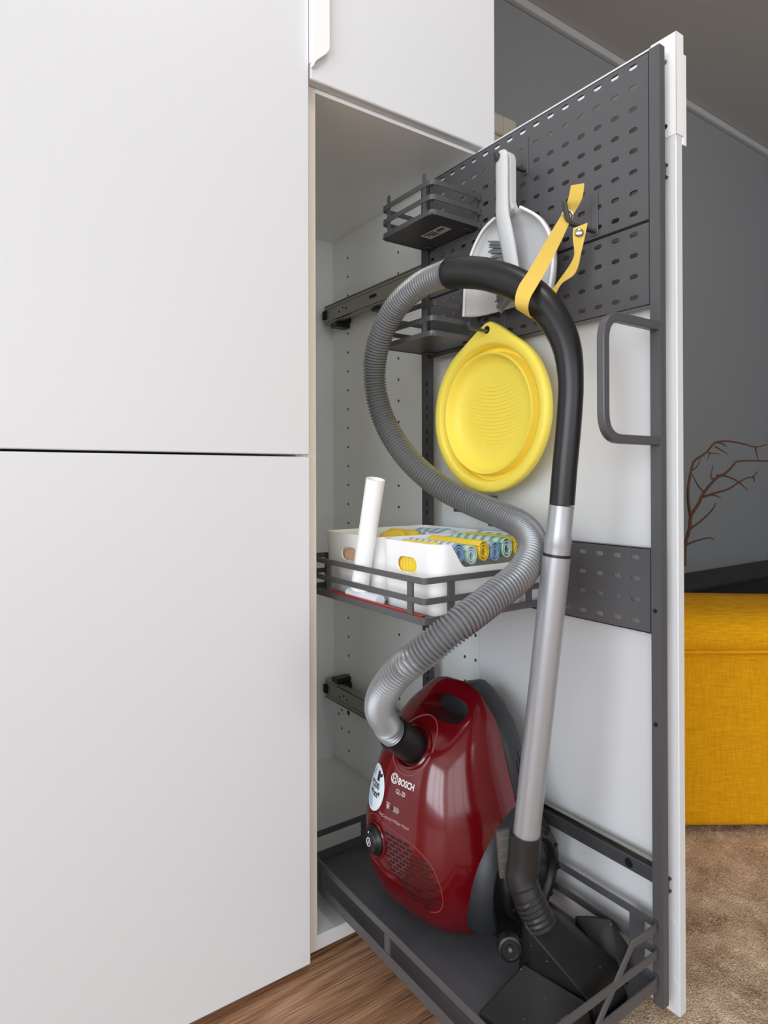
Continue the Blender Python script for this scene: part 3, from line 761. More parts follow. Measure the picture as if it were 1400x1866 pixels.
def vacuum():
    t = thing('vacuum_cleaner', 'dark red canister vacuum cleaner with grey hose, upright on the tray', 'vacuum cleaner', tuple(VP(0, .09, 0)))
    # red shell
    hs = [0, .003, .008, .015, .025]+[.035+.0115*k for k in range(26)]; hs = [h for h in hs if h <= .349]+[.352, .355, .358, .361, .363, .364]
    NT = 56; rings = []
    for h in hs:
        w, of = tab(h, 1), tab(h, 2); r = []
        for j in range(NT+1):
            a = PI*j/NT; cs, sn = math.cos(a), math.sin(a)
            s = w*math.copysign(abs(cs)**(2/EN), cs); o = OB+(of-OB)*max(0, (1-(abs(s)/w)**EN))**(1/EM) if j not in (0, NT) else OB
            r.append(VP(s, o, h))
        rings.append(r)
    sh = obj('top_cover', MB().loft(rings, True, True), 'red_gloss', t, smooth=50)
    # dark grey chassis
    BT = [(0, .090), (.01, .104), (.03, .114), (.07, .122), (.13, .124), (.18, .120), (.23, .112), (.27, .101), (.30, .087), (.325, .064), (.340, .038), (.346, .015)]
    rings = []
    for h, w in BT:
        r = []
        for j in range(28):
            a = 2*PI*j/28; cs, sn = math.cos(a), math.sin(a)
            s = w*math.copysign(abs(cs)**.7, cs); u = math.copysign(abs(sn)**.6, sn)
            o = .041+.041*u; k = .88+.12*(max(o, 0)/.082)**.6
            r.append(VP(s*k, o, h))
        rings.append(r)
    ch = obj('chassis', MB().loft(rings, True, True), 'base_grey', t, smooth=50)
    vm = MB()
    for k in range(7):                    # ribs of the exhaust grille on the near flank
        u = .012+.009*k
        pts = []
        for q in range(9):
            h = .30-.012*k-(.17-.006*k)*q/8
            w = 0
            for (h0, w0), (h1, w1) in zip(BT, BT[1:]):
                if h0 <= h <= h1: w = w0+(w1-w0)*(h-h0)/(h1-h0)
            kk = .88+.12*(u/.082)**.6
            cs = max(.05, (1-(abs(u-.043)/.041)**(1/.6*1.0)))**.35
            pts.append(VP(w*kk*cs+.0012, u, h))
        vm.tube(pts, .0016, 6)
    obj('vent_ribs', vm, 'black_plastic', ch)
    # grip opening cut through the top; the arch left above it is the carrying handle
    gp = catmull([(x*1.12+.022, (y-.33)*1.15+.3345, 0) for x, y in ((-.038, .3185), (-.005, .3130), (.025, .3125), (.031, .3240), (.022, .3390), (-.002, .3450), (-.028, .3420), (-.043, .3300))], 5, True)
    ct = MB().loft([[VP(p.x, o, p.y+(o-.12)*.25) for p in gp] for o in (.03, .24)])
    cut = obj('cutter', ct, 'red_gloss', t)
    bo = sh.modifiers.new('grip', 'BOOLEAN'); bo.object = cut; bo.operation = 'DIFFERENCE'; bo.solver = 'EXACT'
    dg = bpy.context.evaluated_depsgraph_get(); dg.update()
    me = bpy.data.meshes.new_from_object(sh.evaluated_get(dg)); sh.modifiers.clear(); sh.data = me
    me.shade_smooth(); me.set_sharp_from_angle(angle=math.radians(40))
    bpy.data.objects.remove(cut)
    # hose socket
    sa, shh = .004, .284
    nrm = (on_face(sa, shh, .01)-on_face(sa, shh)).normalized()
    S = on_face(sa, shh)
    k = MB().tube([on_face(a, h, .0006) for a, h in ell(sa, shh, .037, .037, 49)], .0011, 6)
    obj('socket_ring', k, 'red_line', sh)
    k = MB().lathe([(.034, -.006), (.034, .0012), (.031, .0025), (.027, -.001), (.026, -.004)], S, nrm, 48)
    obj('socket', k, 'red_gloss', t, smooth=50)
    cd = (nrm+Vector((-.1, .05, .12))).normalized()
    cuff = [S+nrm*-.01, S+nrm*.012, S+cd*.030, S+cd*.050]
    k = MB().tube(resample(catmull(cuff, 8), .0025), .0255, 32)
    obj('hose_connector', k, 'black_plastic', t, smooth=50)
    # ribbed hose
    E0 = S+cd*.050
    hp = [(.653, .747, .3147), (0.6564, 0.7593, 0.3178), (0.6525, 0.8232, 0.3141), (0.649, 0.887, 0.2897), (0.6487, 0.9364, 0.2389), (0.6572, 0.9612, 0.1794), (0.6694, 0.953, 0.1096), (0.6845, 0.912, 0.0438), (0.7028, 0.8505, -0.0078), (0.7217, 0.7884, -0.0384), (0.73, 0.7215, -0.0584), (0.7241, 0.6646, -0.0753), (0.6972, 0.6225, -0.1002), (0.6494, 0.6012, -0.13), (0.5941, 0.5975, -0.1551), (0.5335, 0.6037, -0.1863),
          (0.5002, 0.6334, -0.2231), (0.4941, 0.6562, -0.2413), (0.492, 0.6822, -0.2658), (0.4987, 0.7144, -0.2961), (0.5162, 0.745, -0.3281), (0.5463, 0.7729, -0.3612), tuple(E0+cd*.008), tuple(E0-cd*.012)]
    pts = resample(catmull(hp, 16), .0014)
    rad = [0.0192+.0021*(1 if i % 4 == 0 else (.2 if i % 2 else -1.4)) for i in range(len(pts))]
    ring_m = MB().tube(pts, rad, 22)
    obj('hose', ring_m, 'hose_grey', t, smooth=75)
    # curved black handle tube
    hc = [(.652, .752, .3145), (.659, .715, .308), (.669, .671, .293), (.683, .625, .266), (.691, .588, .227), (.694, .562, .18), (.692, .552, .13), (.69, .553, .079), (.687, .558, .014), (.685, .562, -.042)]
    pts = resample(catmull(hc, 10), .006); n = len(pts)
    rad = []
    for i in range(n):
        u = i/(n-1); rad.append((.0240 if u < .06 else .0240-.0015*min(1, (u-.06)/.3) if u < .4 else .0225-.0060*min(1, (u-.4)/.25)) if u > .012 else .0222)
    obj('handle_tube', MB().tube(pts, rad, 32), 'black_plastic', t, smooth=50)
    # silver wand in two lengths, with a black collar between
    A, B, Cc, D = Vector((.685, .562, -.038)), Vector((.682, .568, -.103)), Vector((.676, .577, -.206)), Vector((.658, .603, -.495))
    w1 = MB().tube([A, A+(B-A)*.55, A+(B-A)*.72, A+(B-A)*.80, B], [.0166, .0166, .0182, .0174, .0174], 32)
    obj('wand_upper', w1, 'tube_silver', t, smooth=50)
    obj('collar', MB().tube([B+(A-B)*.01, B+(Cc-B)*.03], .0188, 32), 'black_plastic', t, smooth=50)
    obj('wand_lower', MB().tube([B+(Cc-B)*.03, Cc, D], [.0186, .0186, .0180], 32), 'tube_silver', t, smooth=50)
    ep = resample(catmull([D+Vector((0, 0, .012)), (.6555, .605, -.521), (.652, .605, -.542), (.654, .597, -.561), (.659, .586, -.583), (.662, .580, -.597)], 8), .0016)
    m = len(ep); rad = []
    for i in range(m):
        u = i/(m-1); r = .0215 if u < .58 else .0205
        if u > .68: r = .0205+(.0010 if (i//2) % 2 else -.0004)
        rad.append(r)
    obj('elbow', MB().tube(ep, rad, 28), 'dusty_black', t, smooth=40)
    # floor head lying on the tray
    fh = MB()
    neck = [Vector((.661, .584, -.588))+Vector((math.cos(2*PI*j/16)*.024, math.sin(2*PI*j/16)*.020*.7, math.sin(2*PI*j/16)*.020*.7)) for j in range(16)]
    fh.hull(neck+[(.733, .598, -.622), (.744, .586, -.640), (.765, .540, -.664), (.752, .520, -.672), (.682, .512, -.668), (.640, .575, -.640), (.640, .60, -.66), (.74, .60, -.69), (.66, .60, -.69), (.76, .515, -.696), (.69, .509, -.696)])
    hd = obj('floor_head', fh, 'head_black', t, bev=.004, seg=2, smooth=35)
    lw = MB().hull([(.634, .585, -.637), (.640, .582, -.640), (.672, .516, -.659), (.667, .512, -.662), (.569, .603, -.682), (.573, .605, -.697), (.585, .52, -.680), (.585, .512, -.697), (.68, .510, -.697), (.65, .605, -.697), (.632, .592, -.65)])
    obj('wing', lw, 'head_black', hd, bev=.004, seg=2, smooth=35)
    rw = MB().hull([(.772, .612, -.645), (.779, .602, -.641), (.790, .590, -.640), (.799, .570, -.636), (.807, .546, -.664), (.807, .546, -.690), (.779, .544, -.672), (.768, .575, -.664), (.770, .612, -.697), (.806, .56, -.697), (.78, .53, -.697)])
    obj('wing', rw, 'head_black', hd, bev=.004, seg=2, smooth=35)
    cx = Vector((.630, .607, -.627)); ax = Vector((-.55, -.75, .15)).normalized()
    cw = MB().lathe([(.0001, .008), (.006, .008), (.0065, .0065), (.011, .0065), (.0125, .008), (.0155, .007), (.0165, .003), (.0165, -.006), (.0001, -.006)], cx, ax, 32)
    obj('caster', cw, 'black_plastic', hd, smooth=45)
    obj('caster_hub', MB().lathe([(.0001, .0092), (.0025, .009), (.003, .008)], cx, ax, 14), 'steel', hd)
    tr = MB().bar((.742, .556, -.6585), (.757, .535, -.664), .004, .004); 
    obj('ridge', MB().bar((.786, .580, -.6475), (.797, .553, -.6640), .004, .003), 'black_plastic', hd)
    # clear ridged parking clip on the elbow
    pc = MB().box(-.0095, .0095, -.003, .003, -.032, .032)
    Mx = Matrix.Translation((.641, .626, -.515)) @ Matrix.Rotation(math.radians(-28), 4, 'Z') @ Matrix.Rotation(math.radians(-5), 4, 'Y')
    pc.v = [tuple(Mx @ Vector(v)) for v in pc.v]
    pr = MB()
    for k in range(4): pr.box(-.007, .007, -.0033, -.0031, -.023+.0150*k, -.0224+.0150*k)
    pr.v = [tuple(Mx @ Vector(v)) for v in pr.v]; obj('parking_clip', pc, 'clear_plastic', t, smooth=0, extra=[(pr, 'steel_dark')])
    # rear wheels with fenders
    for sg in (1, -1):
        wc = VP(sg*.121, .056, .094); ax = VT*sg
        pf = [(.0001, .020), (.012, .020), (.014, .018), (.040, .017), (.046, .013), (.055, .013), (.059, .019), (.064, .021), (.074, .019), (.079, .012), (.079, -.016), (.0001, -.016)]
        pf = [(r*.88, q) for r, q in pf]
        nb = MB()
        for k in range(10):
            a = 2*PI*k/10+.2
            p = wc+(Vector((0, 0, 1))*math.sin(a)+VN*math.cos(a))*.0605
            nb.bar(p+ax*.019, p+ax*.0225, .006, .004)
        obj('wheel', MB().lathe(pf, wc, ax, 56), 'black_plastic', t, smooth=40, extra=[(nb, 'dark_hole')])
        fd = MB(); rr = []
        fc = VP(sg*.123, .066, .090)
        for j in range(41):
            a = math.radians(68+138*j/40)
            ring = []
            for r, q in ((.0, -.03), (.0, .002), (.004, .009), (.012, .011), (.022, .004), (.030, -.010), (.030, -.03)):
                ring.append(fc+Vector((0, 0, 1))*math.sin(a)*(.083+r)+VN*-math.cos(a)*(.077+r*.85)+ax*q)
            rr.append(ring)
        fd.loft(rr)
        wl = MB().loft([[fc+Vector((0, 0, 1))*math.sin(2*PI*j/48)*(.084*k)+VN*math.cos(2*PI*j/48)*(.078*k)+ax*q for j in range(48)] for k, q in ((1.1, -.03), (1.1, .0025), (.001, .0025))], True, False)
        obj('wheel_well', wl, 'black_matt', t)
        obj('fender', fd, 'base_grey', t, smooth=45)
    # ---- markings of the cover
    mk = MB(); lettering(mk, 'BOSCH', .0120, .2350, .0125, bold=.0004, squeeze=.80); obj('lettering', mk, 'lettering_white', sh, smooth=0)
    mk = MB(); lettering(mk, 'GL-20', .0040, .2210, .0092, squeeze=.85); obj('lettering', mk, 'lettering_white', sh, smooth=0)
    mk = MB(); lettering(mk, 'BigCapacity+HiSpin Motor', -.0020, .1800, .0066, squeeze=.9); obj('lettering', mk, 'lettering_pink', sh, smooth=0)
    # round emblem: ring with an armature inside
    em = MB(); ca, ce = -.0130, .2365
    em.tube([on_face(a, h, .0004) for a, h in ell(ca, ce, .0068, .0068, 33)], .0007, 5)
    for dx in (-.0028, .0028): em.tube([on_face(ca+dx, ce-.0045, .0004), on_face(ca+dx, ce+.0045, .0004)], .0006, 5)
    em.tube([on_face(ca-.0028, ce, .0004), on_face(ca+.0028, ce, .0004)], .0006, 5)
    for q in (-1, 1):
        em.tube([on_face(a, h, .0004) for a, h in ell(ca, ce, .0048, .0050, 9, q*PI/2-1.0, q*PI/2+1.0)], .0006, 5)
    obj('emblem', em, 'lettering_white', sh)
    # bag-change window and bin pictogram
    wd = MB(); patch(wd, [(a, h) for a, h in capsule(-.0015, .1960, .0165, .0080, 8)], .0004); obj('bag_indicator', wd, 'window_grey', sh)
    wd = MB(); patch(wd, ell(-.0078, .1960, .0022, .0036, 16), .0006); obj('bag_indicator_end', wd, 'dark_hole', sh)
    pc = MB()
    for poly in ([(-.0200, .1925), (-.0155, .1920), (-.0145, .1985), (-.0210, .1990)], [(-.0220, .2000), (-.0135, .1995), (-.0135, .2010), (-.0220, .2015)]):
        patch(pc, poly, .0004, 1)
    obj('pictogram', pc, 'lettering_pink', sh)
    # sticker
    st = MB(); sa_, sh_ = -.0580, .2080
    patch(st, ell(sa_, sh_, .0280, .0330, 48), .0007, 6); so = obj('sticker', st, 'sticker_white', sh)
    q = MB()
    for k in range(6):
        wv = .016-.0012*k; patch(q, [(sa_-.018+.002*k, sh_-.0150-.0026*k), (sa_-.018+.002*k+wv, sh_-.0150-.0026*k), (sa_-.018+.002*k+wv, sh_-.0133-.0026*k), (sa_-.018+.002*k, sh_-.0133-.0026*k)], .0010, 1)
    obj('sticker_print', q, 'sticker_blue', sh, smooth=0); q = MB()
    for k in range(4): patch(q, [(sa_-.018+.003*k, sh_+.0150+.003*k), (sa_-.006, sh_+.0150+.003*k), (sa_-.006, sh_+.0168+.003*k), (sa_-.018+.003*k, sh_+.0168+.003*k)], .0010, 1)
    obj('sticker_print', q, 'sticker_blue', sh, smooth=0)
    q = MB(); lettering(q, '=2200', sa_-.001, sh_+.0045, .0125, .0012, squeeze=.95, bold=.0003); lettering(q, 'Watt*', sa_+.003, sh_-.0070, .0125, .0012, squeeze=.95, bold=.0003)
    obj('sticker_lettering', q, 'ink_dark', sh, smooth=0)
    q = MB(); patch(q, [(sa_+.004, sh_+.012), (sa_+.012, sh_+.012), (sa_+.010, sh_+.026), (sa_+.004, sh_+.026)], .0012, 1)
    patch(q, [(sa_+.012, sh_+.018), (sa_+.018, sh_+.021), (sa_+.017, sh_+.025), (sa_+.011, sh_+.023)], .0012, 1)
    obj('sticker_pictogram', q, 'ink_dark', sh, smooth=0)
    # control knob
    ka, kh = -.0420, .1370
    kn = (on_face(ka, kh, .01)-on_face(ka, kh)).normalized(); kp = on_face(ka, kh)
    q = MB().lathe([(.027, -.006), (.027, .0004), (.0255, .0016), (.0230, .0008), (.0222, -.002)], kp, kn, 48); obj('knob_bezel', q, 'red_gloss', sh, smooth=50)
    q = MB().lathe([(.0220, -.004), (.0220, .0025), (.021, .0045), (.018, .0065), (.0175, .0105), (.016, .0120), (.0001, .0122)], kp, kn, 48); kb = obj('power_knob', q, 'black_plastic', t, smooth=50)
    e1 = Vector((0, 0, 1)); e1 = (e1-kn*e1.dot(kn)).normalized(); e2 = e1.cross(kn)
    q = MB(); c0 = kp+kn*.0123
    q.tube([c0+(e1*math.cos(a)*.0062+e2*math.sin(a)*.0048) for a in [2*PI*j/28 for j in range(29)]], .0007, 5)
    q.tube([c0+e1*.0025, c0-e1*.0025], .0007, 5); q.tube([c0+e1*.0135, c0+e1*.0165], .0008, 5)
    obj('knob_mark', q, 'lettering_white', kb)
    q = MB(); line(q, ell(ka, kh, .0330, .0370, 26, .55*PI-.9, 1.5*PI+.4), .0005)
    line(q, [tuple(p[:2]) for p in catmull([(ka+.015, kh+.0330, 0), (-.010, .1690, 0), (.010, .1660, 0), (.042, .1600, 0), (.068, .1430, 0), (.0810, .1180, 0), (.0830, .0900, 0), (.0740, .0720, 0), (.0590, .0660, 0)], 6)], .0005)
    obj('outline', q, 'red_line', sh)
    # grille slots, in courses like bricks, inside the outlined field
    g = MB()
    fld = [(-.022, .161), (.010, .161), (.042, .154), (.066, .137), (.078, .114), (.080, .090), (.071, .073), (.058, .067), (.02, .080), (-.010, .104), (-.020, .132)]
    def inside(a, h):
        c = False
        for (x0, y0), (x1, y1) in zip(fld, fld[1:]+fld[:1]):
            if (y0 > h) != (y1 > h) and a < (x1-x0)*(h-y0)/(y1-y0)+x0: c = not c
        return c
    for r in range(16):
        h = .1570-.0062*r
        for c in range(9):
            a = -.030+.0140*c+(.0070 if r % 2 else 0)
            if inside(a, h): patch(g, [(x, y) for x, y in capsule(a, h, .0118, .0036, 5)], .0004, 1)
    obj('grille', g, 'red_slot', sh, smooth=0)
vacuum()

# ------------------------------------------------------------------ yellow strap round the handle tube
def strap():
    t = thing('hanging_strap', 'yellow woven strap looped round the black tube, button on end', 'strap', (.73, .60, .22))
    def ribbon(pairs, n=8):
        A = catmull([p[0] for p in pairs], n); B = catmull([p[1] for p in pairs], n)
        mb = MB(); rings = []
        for i, (a, b) in enumerate(zip(A, B)):
            d = A[min(i+1, len(A)-1)]-A[max(i-1, 0)]
            nn = d.cross(b-a).normalized()*.0008
            rings.append([a+nn, b+nn, b-nn, a-nn])
        return mb.loft(rings)
    W = lambda c, d, w: (Vector(c)-Vector(d)*w/2, Vector(c)+Vector(d)*w/2)
    along = Vector((.12, -.88, -.42))
    # from the free top end, down across the eyelet, under the tube and up again behind it
    prs = [
        ((0.7573, 0.602, 0.4223), (0.7729, 0.591, 0.4254)),
        ((0.7547, 0.6064, 0.3996), (0.7733, 0.5957, 0.4049)),
        ((0.7497, 0.6137, 0.3814), (0.7675, 0.6073, 0.3826)),
        ((0.7085, 0.6062, 0.3344), (0.7277, 0.5988, 0.33)),
        ((0.6607, 0.5949, 0.2807), (0.6835, 0.585, 0.2815)),
        ((0.6395, 0.5941, 0.2554), (0.6621, 0.5818, 0.2562)),
        ((0.6331, 0.595, 0.2377), (0.6476, 0.5823, 0.2357)),
        ((0.6411, 0.6016, 0.2295), (0.6504, 0.5878, 0.2212)),
        ((0.6619, 0.6151, 0.231), (0.6691, 0.5979, 0.2164)),
        ((0.7117, 0.6411, 0.2473), (0.7209, 0.6285, 0.2363)),
        ((0.7435, 0.6308, 0.272), (0.7438, 0.6245, 0.2613)),
        ((0.7563, 0.6217, 0.2918), (0.7583, 0.6203, 0.2845)),
        ((0.7688, 0.6066, 0.3223), (0.7707, 0.6054, 0.299)),
        ((0.7634, 0.6042, 0.3486), (0.7745, 0.5965, 0.3318)),
        ((0.7632, 0.603, 0.3618), (0.7802, 0.591, 0.3697))]
    rb = obj('band', ribbon(prs), 'strap_yellow', t, smooth=60)
    obj('eyelet', MB().lathe([(.0052, -.0005), (.0058, .0017), (.0075, .0021), (.0088, .0014), (.009, -.001)], (.7560, .6075, .3795), (-.80, -.45, -.40), 28), 'chrome', t)
    obj('button', MB().lathe([(.0001, .0046), (.004, .0042), (.0065, .0024), (.0072, 0)], (.7695, .5985, .3550), (-.78, -.60, .1), 28), 'chrome', t, smooth=60)
strap()

# ------------------------------------------------------------------ boxes, cloths and oddments in the middle basket
def storage_box(y0, y1, label, scoop):
    x0, x1, z0, z1 = .5750, .8085, -.1970, -.0950
    t = thing('storage_box', label, 'box', ((x0+x1)/2, (y0+y1)/2, z0), 'white plastic boxes in the grey basket')
    r = .022; n = 7
    def outline(ins, rr):
        pts = []
        X0, X1, Y0, Y1 = x0+ins, x1-ins, y0+ins, y1-ins
        for cx, cy, a0 in ((X1-rr, Y1-rr, 0), (X0+rr, Y1-rr, PI/2), (X0+rr, Y0+rr, PI), (X1-rr, Y0+rr, 1.5*PI)):
            for k in range(n): a = a0+PI/2*k/(n-1); pts.append((cx+rr*math.cos(a), cy+rr*math.sin(a)))
        return pts
    def ztop(x, y):
        if not scoop or y > (y0+y1)/2: return z1
        u = (x-(x0+.022))/(.032); u = max(0, min(1, u)); v = max(0, min(1, (x1-.02-x)/.03)); u = min(u, v)
        k = max(0, min(1, (y0+.030-y)/.022)); k = 1
        return z1-.035*(3*u*u-2*u**3)*(1 if y < y0+.03 else 0)
    # dense outline so that the scooped side and the hand hole can be cut
    def dense(ins, rr):
        p = outline(ins, rr); out = []
        for a, b in zip(p, p[1:]+p[:1]):
            L = math.hypot(b[0]-a[0], b[1]-a[1]); m = max(1, int(L/.006))
            for k in range(m): out.append((a[0]+(b[0]-a[0])*k/m, a[1]+(b[1]-a[1])*k/m))
        return out
    base = dense(0, r); N = len(base)
    cx, cy = (x0+x1)/2, (y0+y1)/2
    def ring(fr, ins):
        out = []
        for x, y in base:
            zt = ztop(x, y); z = z0+(zt-z0)*fr
            k = .965+.035*((z-z0)/(z1-z0)); dx, dy = (x-cx), (y-cy); q = 1-ins/max(.01, max(abs(dx)/((x1-x0)/2)*((x1-x0)/2), abs(dy)))
            out.append((cx+dx*k*(1-ins/((x1-x0)/2)), cy+dy*k*(1-ins/((y1-y0)/2)), z))
        return out
    fr = [0, .2, .4, .5, .6, .7, .8, .9, 1]
    mb = MB()
    outer = [ring(f, 0) for f in fr]; inner = [ring(f if f else .025, .0022) for f in fr[::-1]]
    # hand hole: leave out faces of the short left side between given heights
    hw = min(.024, (y1-y0)*.2)
    rings = outer+inner
    k0 = len(mb.v); mb.v += [p for rg in rings for p in rg]
    zl, zh = z1-.046, z1-.022
    def hid(p): return p[0] < x0+.012 and abs(p[1]-cy) < hw and zl < p[2] < zh
    for i in range(len(rings)-1):
        for j in range(N):
            q = (j+1) % N; ps = [rings[i][j], rings[i][q], rings[i+1][q], rings[i+1][j]]
            c = tuple(sum(p[d] for p in ps)/4 for d in range(3))
            mb.f.append([k0+i*N+j, k0+i*N+q, k0+(i+1)*N+q, k0+(i+1)*N+j])
    mb.f.append([k0+j for j in range(N)][::-1]); mb.f.append([k0+(len(rings)-1)*N+j for j in range(N)])
    body = obj('body', mb, 'white_plastic', t, smooth=45)
    # cut the hand hole with a rounded bar
    ct = MB().prism(capsule(cy, z1-.034, hw*2, .0235, 9), (x0-.02, 0, 0), (0, 1, 0), (0, 0, 1), .045)
    cut = obj('cutter', ct, 'white_plastic', t)
    bo = body.modifiers.new('hand_hole', 'BOOLEAN'); bo.object = cut; bo.operation = 'DIFFERENCE'; bo.solver = 'EXACT'
    dg = bpy.context.evaluated_depsgraph_get(); dg.update()
    me = bpy.data.meshes.new_from_object(body.evaluated_get(dg)); body.modifiers.clear(); old = body.data; body.data = me
    if not me.materials: me.materials.append(MAT['white_plastic'])
    me.shade_smooth(); me.set_sharp_from_angle(angle=math.radians(35))
    bpy.data.objects.remove(cut)
    # soft collar round the hand hole
    rm = MB(); cap = capsule(cy, z1-.034, hw*2+.001, .0245, 9)
    rm.tube([(x0+.0022-.0005*0, a, b) for a, b in cap+cap[:1]], .0014, 6)
    obj('hole_rim', rm, 'white_plastic', t)
storage_box(.6895, .8290, 'white plastic box with a scooped side, filled with rolled cloths', True)
storage_box(.8330, 1.0080, 'white plastic box at the back, behind the box of rolled cloths', False)

def rolled_cloth(x, z, r, m, label, y0=.722, y1=.838, turns=2.4, cat='cloth', flat=1.0):
    mb = MB(); n = 60; rings = []
    th = .0018
    for k in range(n+1):
        a = -turns*2*PI*k/n; rr = r*(1-.62*k/n)
        p = Vector((x+rr*math.cos(a+2.6)*flat, 0, z+rr*math.sin(a+2.6)))
        q = Vector((x+(rr-th)*math.cos(a+2.6)*flat, 0, z+(rr-th)*math.sin(a+2.6)))
        rings.append([(p.x, y0, p.z), (p.x, (y0+y1)/2, p.z), (p.x, y1, p.z), (q.x, y1, q.z), (q.x, (y0+y1)/2, q.z), (q.x, y0, q.z)])
    mb.loft(rings)
    tag(obj('rolled_cloth', mb, m, smooth=50), label, cat, 'rolled cloths in the white box')
rolled_cloth(.6280, -.1120, .0165, 'cloth_blue', 'blue striped rolled cloth nearest the box corner', flat=.70, y0=.702, y1=.821)
rolled_cloth(.6530, -.1160, .0155, 'cloth_teal', 'teal striped rolled cloth between the blue roll and yellow roll', flat=.76, y0=.702, y1=.821)
rolled_cloth(.6780, -.1115, .0170, 'cloth_yellow', 'yellow rolled cloth standing out among the striped ones', flat=.70, y0=.702, y1=.821)
rolled_cloth(.7020, -.1140, .0160, 'cloth_blue', 'blue striped rolled cloth right of the yellow roll', flat=.68, y0=.702, y1=.821)
rolled_cloth(.7270, -.1100, .0170, 'cloth_green', 'pale green checked rolled cloth close behind the hose bend', flat=.74, y0=.702, y1=.821)
rolled_cloth(.7540, -.1100, .0170, 'cloth_yellow', 'yellow rolled cloth tight against the hose bend', flat=.72, y0=.702, y1=.821)
rolled_cloth(.7810, -.1100, .0170, 'cloth_teal', 'teal striped rolled cloth at the frame end of the row', flat=.74, y0=.702, y1=.821)
def folded(name, x0, x1, y0, y1, z0, z1, m, label, group=None, amp=.003):
    mb = MB(); nx, ny = 14, 10; top = []; random.seed(int((x0+y0)*1e4))
    for j in range(ny+1):
        for i in range(nx+1):
            u, v = i/nx, j/ny; e = min(u, 1-u, v, 1-v)*8; e = min(1, e)
            top.append((x0+(x1-x0)*u, y0+(y1-y0)*v, z0+(z1-z0)*(.55+.45*math.sqrt(e))+amp*math.sin(9*u+4*v)*e))
    bot = [(p[0], p[1], z0) for p in top]; k = len(top)
    fs = [[j*(nx+1)+i, j*(nx+1)+i+1, (j+1)*(nx+1)+i+1, (j+1)*(nx+1)+i] for j in range(ny) for i in range(nx)]
    fs2 = [[a+k for a in f][::-1] for f in fs]
    edge = [i for i in range(nx+1)]+[(j)*(nx+1)+nx for j in range(1, ny+1)]+[ny*(nx+1)+i for i in range(nx-1, -1, -1)]+[j*(nx+1) for j in range(ny-1, 0, -1)]
    fs3 = [[a, b, b+k, a+k] for a, b in zip(edge, edge[1:]+edge[:1])]
    mb.add(top+bot, fs+fs2+fs3)
    tag(obj(name, mb, m, smooth=60), label, 'cloth', group)
folded('folded_cloth', .581, .612, .705, .815, -.192, -.0985, 'cloth_yellow', 'yellow folded cloth behind the hand hole of the scooped box')
folded('folded_cloth', .660, .705, .875, .965, -.192, -.0955, 'cloth_yellow', 'yellow folded cloth sticking up in the rear white box')
folded('folded_cloth', .708, .790, .875, .965, -.192, -.0970, 'cloth_blue', 'blue striped cloth beside the yellow one in the rear box')
folded('folded_cloth', .582, .650, .875, .970, -.192, -.120, 'cloth_peach', 'peach coloured cloth behind the hand hole of the rear box')

def oddments():
    a = Vector((.5572, .8600, -.1775)); b = Vector((.5572, .8130, -.0025))
    d = (b-a).normalized()
    t = MB(); n = 28; u = d.orthogonal().normalized(); w = d.cross(u)
    ro, rin = .0142, .0128
    rg = lambda p, r: [p+(u*math.cos(2*PI*j/n)+w*math.sin(2*PI*j/n))*r for j in range(n)]
    t.loft([rg(a, ro), rg(b, ro*1.05), rg(b, rin), rg(b-d*.03, rin)], True, False)
    t.f.append([3*n+j for j in range(n)]); t.f.append([j for j in range(n)][::-1])
    tag(obj('white_tube', t, 'white_plastic', smooth=50), 'white plastic tube leaning upright against the white boxes', 'tube')
    t = MB().tube([(.5580, .803, -.1882), (.5580, .890, -.1882)], .0088, 20)
    tag(obj('film_roll', t, 'film_white', smooth=50), 'small clear white roll lying at the basket edge below the tube', 'roll')
    t = MB().box(.5422, .5480, .682, .935, -.1970, -.1880)
    tag(obj('red_packet', t, 'red_sheet'), 'thin red packet wedged along the grey basket rail below the boxes', 'packet')
oddments()

